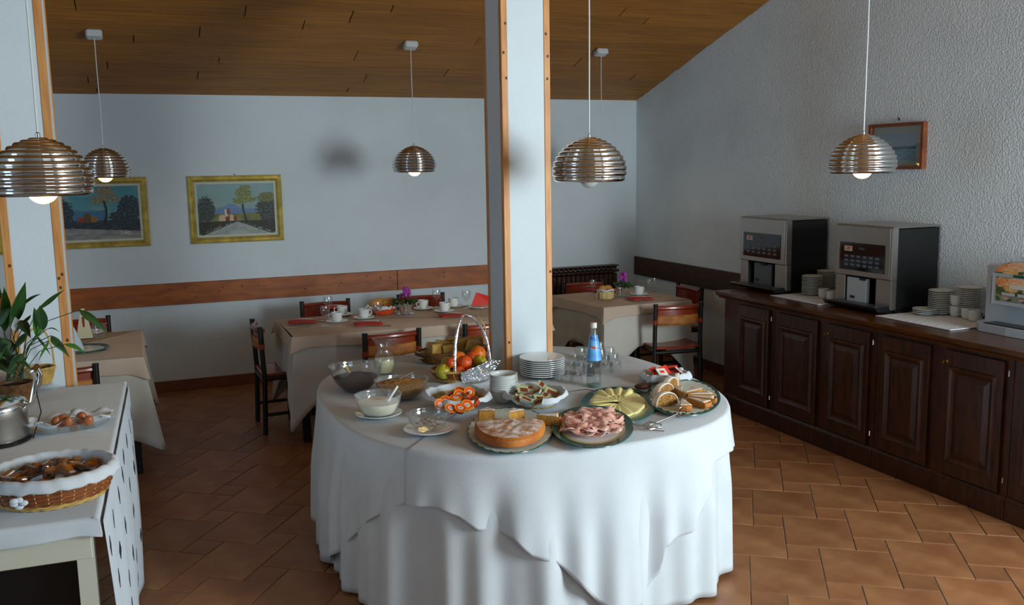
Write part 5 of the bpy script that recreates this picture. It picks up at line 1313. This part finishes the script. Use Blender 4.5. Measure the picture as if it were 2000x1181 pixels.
v, f = hull([(-.075, -.03, 0), (.09, -.03, 0), (-.02, .0, .10), (.085, .01, .065), (-.05, .03, 0), (.09, .03, 0)]); o.add(v, f); o = o.build('napkin', M['redb'], smooth=False); o.location = (P.x, P.y, T1+.014); tag(o, 'bright red napkin folded to a standing point beside the central pillar', 'napkin', 'red napkins on the long table')
CG = 'coffee cups on the long table'
for px, py, rz, lb in [(658, 629, 2.6, 'white coffee cup nearest in the left pair, handle to the left'), (669, 616, 2.8, 'white coffee cup at the back of the left pair'), (711, 622, .1, 'white coffee cup with handle right, above the second napkin'), (827, 604, 3.4, 'white coffee cup with a spoon beside the silver flower pot'), (868, 609, .4, 'white coffee cup right of the flower pot, in front'), (886, 599, 1.8, 'white coffee cup at the back right near the last glass')]:
    cup_saucer(px, py, rz, lb, CG)
GG = 'stemmed glasses on the long table'
for px, py, lb in [(636, 636, 'stemmed glass at the left end between napkin and cups'), (642, 615, 'stemmed glass before the back left chair'), (737, 627, 'stemmed glass right of the second cup'), (853, 600, 'stemmed glass before the back right chair'), (911, 602, 'stemmed glass at the right, against the white wall'), (805, 613, 'low stemmed glass between flower pot and spoon cup')]:
    glass_at(px, py, lb, GG, .8 if px == 805 else 1.05)
# roll basket in orange dish
P = at(748, 612, T1); t = thing('roll_dish', 'orange dish lined with a white napkin holding bread rolls on the long table', 'bowl', (P.x, P.y, T1+.001))
MB().lathe([(0, 0), (.065, 0), (.072, .01), (.098, .055), (.094, .055), (.068, .012), (0, .008)], 36, sx=1.1, sy=.9).build('dish', M['orangeb'], t)
napkin_liner(t, .100, .082, .012, .060, .014, corners=4, ph=.2, hang=.015, out=.30)
for dx, dy, lb in ((-.04, .01, 'bread roll at the left in the orange dish'), (.035, .0, 'round bread roll in front in the orange dish'), (.06, .03, 'bread roll at the back right in the orange dish'), (-.005, .035, 'bread roll at the back of the orange dish')):
    o = MB().sphere((0, 0, 0), .040, seg=18, rings=10, sc=(1.35, 1.05, .9)).build('bread_roll', M['bread']); o.location = (P.x+dx*1.2, P.y+dy, T1+.080); tag(o, lb, 'bread roll', 'rolls in the orange dish')
# silver flower pots with cyclamen
def cyclamen(px, py, label, s=1.0, seed=1):
    rnd = random.Random(seed); P = at(px, py, T1); t = thing('potted_cyclamen', label, 'potted plant', (P.x, P.y, T1+.001))
    MB().lathe([(0, 0), (.060, 0), (.064, .006), (0, .004)], 28).build('dish', M['glass'], t)
    MB().lathe([(0, .006), (.036, .006), (.050, .075), (.053, .085), (.047, .08), (.034, .012), (0, .012)], 40, wob=lambda a, j, r, z: (.0035*math.sin(a*9+z*90)+.002*math.sin(a*17-z*60), 0)).build('foil_pot', M['foil'], t, ang=15)
    MB().lathe([(0, .072), (.046, .072), (.046, .07)], 20).build('soil', M['soil'], t)
    for i in range(14):
        a = rnd.uniform(0, 6.28); r0 = rnd.uniform(.02, .05); L = rnd.uniform(.045, .065); z = rnd.uniform(.085, .115)
        vs = [(r0*math.cos(a), r0*math.sin(a), z)]+[((r0+L*.5+L*.5*math.cos(b))*math.cos(a)-L*.45*math.sin(b)*math.sin(a), (r0+L*.5+L*.5*math.cos(b))*math.sin(a)+L*.45*math.sin(b)*math.cos(a), z+.012*math.cos(b*2)-.004) for b in [2*PI*k/10 for k in range(10)]]
        MB().add(vs, [(0, 1+k, 1+(k+1) % 10) for k in range(10)]).build('leaf', M['leaf'], t, thick=.001)
    for i in range(18):
        a = rnd.uniform(0, 6.28); r0 = rnd.uniform(.0, .042); z = rnd.uniform(.125, .180); x, y = r0*math.cos(a)+.003, r0*math.sin(a)
        st_ = MB().tube([(x*.3, y*.3, .08), (x*.8, y*.8, z*.8), (x, y, z)], .0015, 5).build('stem', M['stem'], t)
        fl = MB()
        for k in range(5):
            b = a+k*1.256; fl.grid(lambda u, v: (x+(.004+.012*v)*math.cos(b)+(u-.5)*.016*math.sin(b)*(1-v*.4), y+(.004+.012*v)*math.sin(b)-(u-.5)*.016*math.cos(b)*(1-v*.4), z+.030*v), 4, 4)
        fl.build('flower', M['pink'], t, thick=.0008)
cyclamen(792, 613, 'magenta cyclamen in a silver foil pot in the middle of the long back table', seed=2)
cyclamen(1215, 579, 'magenta cyclamen in a silver foil pot on the corner table by the radiator', seed=5)

# ---- corner table setting
P = at(1183, 583, T1); t = thing('roll_basket', 'round pale straw basket of rolls tied with ribbon on the corner table', 'basket', (P.x, P.y, T1+.001))
MB().lathe([(0, 0), (.060, 0), (.066, .01), (.070, .062), (.066, .064), (.060, .012), (0, .008)], 40, wob=lambda a, j, r, z: (.0018*math.sin(a*26), 0)).build('wickerwork', M['basketl'], t, ang=20)
MB().lathe([(.06, .06), (.074, .070), (.066, .082), (.05, .066)], 30, wob=lambda a, j, r, z: (.004*math.sin(a*5), .004*math.sin(a*4))).build('napkin_liner', M['white2'], t, thick=.001)
for s_ in (-1, 1): MB().grid(lambda u, v: (s_*(.072+.035*v), (u-.5)*.03*(.3+v)-.02, .060-.045*v+.02*math.sin(v*3)), 6, 6).build('ribbon_bow', M['cream'], t, thick=.001)
for dx, dy in ((-.022, .0), (.026, .012)):
    o = MB().sphere((0, 0, 0), .034, seg=18, rings=10, sc=(1.1, .9, .75)).build('bread_roll', M['bread']); o.location = (P.x+dx, P.y+dy, T1+.086); tag(o, 'bread roll at the '+('left' if dx < 0 else 'right')+' in the pale straw basket on the corner table', 'bread roll', 'rolls in the pale straw basket')
small_plate(1249, 584, 'white plate under the red napkin at the front of the corner table', 'plates under the red napkins'); napkin(1249, 582, .12, 'red napkin at the front edge of the corner table', 'red napkins on the corner table')
napkin(1166, 566, .2, 'red napkin half hidden behind the straw basket at left', 'red napkins on the corner table', w=.12); napkin(1198, 565, .1, 'red napkin between basket and cyclamen on the corner table', 'red napkins on the corner table', w=.12, mat='redb')
cup_saucer(1248, 576, .3, 'white coffee cup beside the cyclamen on the corner table', 'coffee cups on the corner table')
cutlery(1277, 585, -.3, 'knife right of the red napkin on the corner table', 'cutlery on the corner table', L=.13)
for px, py, lb in [(1158, 572, 'stemmed glass left of the straw basket on the corner table'), (1268, 571, 'stemmed glass right of the cup on the corner table'), (1277, 568, 'stemmed glass nearest the right wall on the corner table')]:
    glass_at(px, py, lb, 'stemmed glasses on the corner table', .85)

# ---- left table
t = thing('charger_plate', 'green-rimmed white charger on the left table under the grey napkin', 'plate', (*at(163, 684, T1).xy, T1+.001))
MB().lathe([(0, 0), (.11, 0), (.152, .012), (.150, .016), (.12, .008)], 56).build('rim', M['green'], t); MB().lathe([(.12, .008), (.10, .005), (0, .005)], 48).build('well', M['china'], t)
def folded(px, py, z, label, mat, hh, w=.075):
    P = at(px, py, z)
    o = MB(); v, f = hull([(x*ww, y*ww*.6, zz) for x in (-1, 1) for y in (-1, 1) for ww, zz in ((w, 0), (w*.62, hh*.55), (w*.18, hh))]); o.add(v, f)
    o = o.build('folded_napkin', M[mat], smooth=False); o.location = (P.x, P.y, z+.002); tag(o, label, 'napkin', 'standing folded napkins on the left table')
    MB().box((0, -w*.40, hh*.42), (.012, .004, hh*.6), rot=None).build('fold_edge', M['leather' if mat == 'candle' else 'lattice'], o, smooth=False)
folded(144, 684, T1+.008, 'grey-white napkin folded to a standing point on the green-rimmed charger', 'lattice', .145, .060)
folded(166, 660, T1+.002, 'tall cream napkin folded to a standing column on the left table', 'candle', .20, .050)
glass_at(196, 684, 'wine glass at the right on the left table', 'stemmed glasses on the left table', 1.25)
small_plate(182, 650, 'white plate behind the wine glass on the left table', 'plates on the left table')

# ================================================================== SIDE TABLE THINGS
Z0 = SZ+.0015
# biscuit basket
P, a, b, h = ell(-12, 218, 868, 962, Z0+.09); P = at(106, 968, Z0)
t = thing('biscuit_basket', 'big oval wicker basket of wrapped biscuits with white liner, left foreground', 'basket', (P.x, P.y, Z0+.001), .10)
BAa, BAb = .182, .165
wicker(t, BAa*.99, BAb*.99, .080, flare=.80, rings=12, stakes=30, wr=.0042, mats=('wicker', 'wickerl'), rim=False)
def lin2(u, v):
    an = 2*PI*u
    if v < .6: w = v/.6; r = .93*(.35+.65*w**.7 if w > .01 else .05); z = .014+.085*max(0, (w-.35)/.65)**1.2
    else: w = (v-.6)/.4; r = .93+.12*math.sin(w*PI/2)+.01*w; z = .099+.010*math.sin(w*PI)-.034*w
    z += .0022*math.sin(an*16)*v+.0015*math.sin(an*29+1)*v
    return (BAa*r*math.cos(an)*(1+.006*math.sin(an*21)), BAb*r*math.sin(an)*(1+.006*math.sin(an*21)), z)
MB().grid(lin2, 128, 22, wu=True).build('cloth_liner', M['white'], t, thick=.0016, ang=80)
kn_ = MB()
for k in range(5): kn_.sphere((-.105+.012*(k % 3), -BAb*.92+.004*k, .050-.012*(k//2)), .010, seg=10, rings=7, sc=(1.2, .8, .9))
kn_.build('ribbon_knot', M['white2'], t)['kind'] = 'stuff'
bi0 = thing('wrapped_biscuit', '', 'biscuit'); MB().box((0, 0, 0), (.046, .030, .018), bev=.006).build('biscuit', M['biscuit'], bi0, smooth=False); MB().box((0, 0, 0), (.066, .040, .026), bev=.010).build('wrapper', M['pack'], bi0, smooth=False)
bj0 = thing('wrapped_biscuit', '', 'biscuit'); MB().box((0, 0, 0), (.05, .034, .016), bev=.005).build('biscuit', M['biscuitd'], bj0, smooth=False); MB().box((0, 0, 0), (.070, .044, .026), bev=.010).build('wrapper', M['pack'], bj0, smooth=False)
rnd = random.Random(21); u0 = u1 = False
for i in range(34):
    an = i*2.4; rr_ = math.sqrt((i+.5)/34)*.78; x, y = BAa*rr_*math.cos(an), BAb*rr_*math.sin(an); dk = i % 3 == 1
    src = bj0 if dk else bi0
    if dk: c = src if not u1 else dup(src); u1 = True
    else: c = src if not u0 else dup(src); u0 = True
    c.location = (P.x+x, P.y+y, Z0+.060+.028*(1-rr_)+.008*rnd.random()); c.rotation_euler = (rnd.uniform(-.5, .5), rnd.uniform(-.5, .5), rnd.uniform(0, 6.28)); c.scale = (.95,)*3
    tag(c, ('dark cocoa biscuit' if dk else 'golden biscuit')+' in clear wrapper in the big wicker basket', 'biscuit', ('dark' if dk else 'golden')+' wrapped biscuits in the big basket')
# glass dish with eggs in fringed napkins
P = at(140, 838, Z0); t = thing('glass_dish', 'low square glass dish holding two fringed napkins with eggs', 'dish', (P.x, P.y, Z0+.001), .18)
v = []; 
for k, (w_, z_) in enumerate(((.075, 0), (.125, .034), (.121, .034), (.072, .004))): v += [(-w_*1.15, -w_*.62, z_), (w_*1.15, -w_*.62, z_), (w_*1.15, w_*.62, z_), (-w_*1.15, w_*.62, z_)]
MB().add(v, [(3, 2, 1, 0)]+[(k*4+i, k*4+(i+1) % 4, k*4+4+(i+1) % 4, k*4+4+i) for k in range(3) for i in range(4)]+[(12, 13, 14, 15)]).build('dish', M['glass'], t, smooth=False)
def fringed(dx, rz, label):
    q = Matrix.Rotation(.18, 3, 'Z') @ Vector((dx, 0, 0)); o = MB()
    def fn(u, v): x, y = (u-.5)*2, (v-.5)*2; r = math.hypot(x, y); return (x*.078, y*.060, .016+.034*min(1, (r/1.1)**2.2)+.006*math.sin(u*11)*r+.005*math.sin(v*13)*r)
    o.grid(fn, 18, 18); n = t_ = o.build('fringed_napkin', M['white2'], thick=.0016); n.location = (P.x+q.x, P.y+q.y, Z0+.002); n.rotation_euler = (0, 0, rz)
    fr_ = MB()
    for k in range(120):
        s_ = k % 4; f_ = (k//4)/30; u_, v_ = ((f_, 0), (1, f_), (f_, 1), (0, f_))[s_]; p = Vector(fn(u_, v_)); d = Vector((((0, -1), (1, 0), (0, 1), (-1, 0))[s_])+(0,))
        fr_.tube([p, p+d*.010+Vector((random.uniform(-.003, .003), random.uniform(-.003, .003), .002)), p+d*.019+Vector((random.uniform(-.005, .005), random.uniform(-.005, .005), random.uniform(-.006, .006)))], .0007, 3, cap=False)
    fr_.build('fringe', M['white2'], n)['kind'] = 'stuff'; tag(n, label, 'napkin', 'fringed napkins in the glass dish')
fringed(-.068, .4, 'fringed white napkin in the left half of the glass dish'); fringed(.070, -.1, 'fringed white napkin in the right half of the glass dish')
for px, py, lb in [(110, 822, 'brown egg at the far left of the glass dish'), (122, 820, 'brown egg leaning on the left egg'), (133, 822, 'brown egg at the right of the left napkin'), (159, 815, 'brown egg standing highest in the right napkin'), (173, 820, 'brown egg peeping out at the right of the right napkin')]:
    q = at(px, py, Z0+.048); k = .8 if px in (110, 133, 173) else 1
    o = MB().lathe([(.0225*k*math.sin(PI*i/14)*(1-.12*math.cos(PI*i/14)) if 0 < i < 14 else 0, .029*k*math.cos(PI*i/14)) for i in range(15)], 20).build('egg', M['egg']); o.location = (q.x, q.y, Z0+.046); o.rotation_euler = (.5, .3, 0); tag(o, lb, 'egg', 'brown eggs in the glass dish')
# steel food warmer
P = at(-10, 862, Z0); t = thing('steel_urn', 'polished steel water urn with black base at the far left edge', 'urn', (P.x, P.y, Z0+.001))
MB().lathe([(0, .012), (.115, .012), (.118, .03), (.118, .10), (.120, .105), (.118, .135), (.112, .142), (.110, .142)], 56).build('body', M['steel'], t)
MB().lathe([(.121, .128), (.121, .138), (.116, .148), (.105, .152), (.06, .160), (0, .163)], 56).build('lid', M['steel2'], t)
MB().lathe([(0, .16), (.012, .16), (.016, .172), (.012, .186), (0, .19)], 20).build('lid_knob', M['steel2'], t)
MB().lathe([(0, 0), (.125, 0), (.130, .006), (.118, .014), (0, .014)], 40).build('base', M['blackp'], t)
for s_ in (-.35, .15): MB().tube([(.115*math.cos(s_), .115*math.sin(s_), .115), (.150*math.cos(s_), .150*math.sin(s_), .150), (.172*math.cos(s_), .172*math.sin(s_), .235), (.160*math.cos(s_), .160*math.sin(s_), .262)], .0085, 10).build('handle_bar', M['steel2'], t)
hb = MB(); a1 = -.35; a2 = .15; hb.tube([(.160*math.cos(a1), .160*math.sin(a1), .262), (.165*math.cos(-.1), .165*math.sin(-.1), .275), (.160*math.cos(a2), .160*math.sin(a2), .262)], .009, 10); hb.build('handle_grip', M['steel2'], t)
MB().tube([(.13, -.02, .0), (.165, -.02, .10), (.152, .01, .17), (.16, .03, .24)], .0022, 6).build('power_cable', M['blackp'], t)
# black tray at the front left
q = [at(*c, Z0) for c in ((0, 905), (34, 900), (58, 868), (62, 852), (0, 850))]
# little wicker basket on a glass stand
P = at(82, 762, Z0); t = thing('glass_stand', 'cut-glass footed stand under the small wicker basket', 'stand', (P.x, P.y, Z0+.001))
MB().lathe([(0, 0), (.075, 0), (.080, .006), (.062, .012), (.04, .022), (.055, .030), (0, .030)], 48, wob=lambda a, j, r, z: (.002*math.sin(a*18), 0)).build('foot', M['glass'], t, ang=15)
t = thing('small_wicker_basket', 'small round wicker basket with a tall twisted handle behind the steel urn', 'basket', (P.x, P.y, Z0+.034), .3)
wicker(t, .062, .058, .070, flare=.62, rings=9, stakes=16, wr=.0038, mats=('wickerl', 'wickerl'))
MB().lathe([(0, .045), (.05, .05), (.058, .070)], 24).build('lining', M['darkred'], t)
MB().tube([(.062*math.cos(PI*k/24), .004*math.sin(k*1.7), .070+.19*math.sin(PI*k/24)**.8) for k in range(25)], .0042, 7).build('handle', M['wickerl'], t)
# plants
def leaf_mesh(parent, base, tip, w, mat, droop=.02, fold=.25, name='leaf', seed=0):
    base, tip = Vector(base), Vector(tip); d = tip-base; L = d.length; d.normalize(); side = d.cross(Vector((0, 0, 1))); side = side.normalized() if side.length > .05 else Vector((1, 0, 0)); side = (Matrix.Rotation(seed*.7, 3, d) @ side); nrm = side.cross(d)
    def fn(u, v):
        ww = w*math.sin(PI*min(1, v**.8))*(1-.35*v)*1.1; s_ = (u-.5)*2
        return base+d*(L*v)+side*(ww*s_)+nrm*(-fold*ww*abs(s_)+.0)+Vector((0, 0, 1))*(droop*math.sin(PI*v))
    return MB().grid(fn, 7, 12).build(name, M[mat], parent, thick=.0008)
def P3(px, py, y): return aty(px, py, y)
pot = at(40, 795, Z0); t = thing('potted_peace_lily', 'leafy peace lily with drooping dark green leaves behind the steel urn', 'potted plant', (pot.x-.02, pot.y+.05, Z0+.001))
O = Vector(t.location)
MB().lathe([(0, 0), (.05, 0), (.068, .09), (.072, .10), (.066, .095), (.05, .01), (0, .008)], 36).build('pot', M['wickerd'], t); MB().lathe([(0, .085), (.065, .085), (.065, .083)], 24).build('soil', M['soil'], t)
yy = O.y
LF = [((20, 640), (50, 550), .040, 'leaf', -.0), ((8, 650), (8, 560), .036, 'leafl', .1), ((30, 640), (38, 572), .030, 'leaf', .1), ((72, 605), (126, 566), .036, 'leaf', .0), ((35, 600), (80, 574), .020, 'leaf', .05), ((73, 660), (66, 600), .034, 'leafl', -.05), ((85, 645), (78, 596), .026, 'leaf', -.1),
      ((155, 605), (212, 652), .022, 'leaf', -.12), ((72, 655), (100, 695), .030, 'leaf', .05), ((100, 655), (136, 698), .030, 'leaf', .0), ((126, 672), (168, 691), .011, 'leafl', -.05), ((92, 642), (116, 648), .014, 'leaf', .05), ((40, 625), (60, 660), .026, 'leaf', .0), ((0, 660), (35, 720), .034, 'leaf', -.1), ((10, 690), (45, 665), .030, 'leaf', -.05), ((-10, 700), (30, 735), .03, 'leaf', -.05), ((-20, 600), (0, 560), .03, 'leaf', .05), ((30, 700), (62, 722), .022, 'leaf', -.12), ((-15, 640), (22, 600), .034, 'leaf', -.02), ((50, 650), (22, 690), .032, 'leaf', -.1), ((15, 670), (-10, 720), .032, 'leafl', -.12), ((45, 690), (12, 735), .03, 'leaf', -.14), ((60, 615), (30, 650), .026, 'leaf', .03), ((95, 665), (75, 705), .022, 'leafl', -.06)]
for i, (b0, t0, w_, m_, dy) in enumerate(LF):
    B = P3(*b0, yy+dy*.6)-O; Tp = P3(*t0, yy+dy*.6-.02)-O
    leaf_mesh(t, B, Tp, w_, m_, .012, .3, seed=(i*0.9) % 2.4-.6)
    r0 = Vector((.03*math.cos(i*2.4), .03*math.sin(i*2.4), .11)); mid = (r0+B)/2+Vector((0, 0, .05 if i != 7 else .10)); MB().tube([r0, mid, B], .0018, 6).build('leaf_stalk', M['stem'], t)
pp = P3(30, 640, yy)-O
MB().grid(lambda u, v: (pp.x+(u-.5)*.05*math.sin(PI*v), pp.y, pp.z-.02+.07*v), 5, 6).build('spathe', M['white2'], t, thick=.0008)
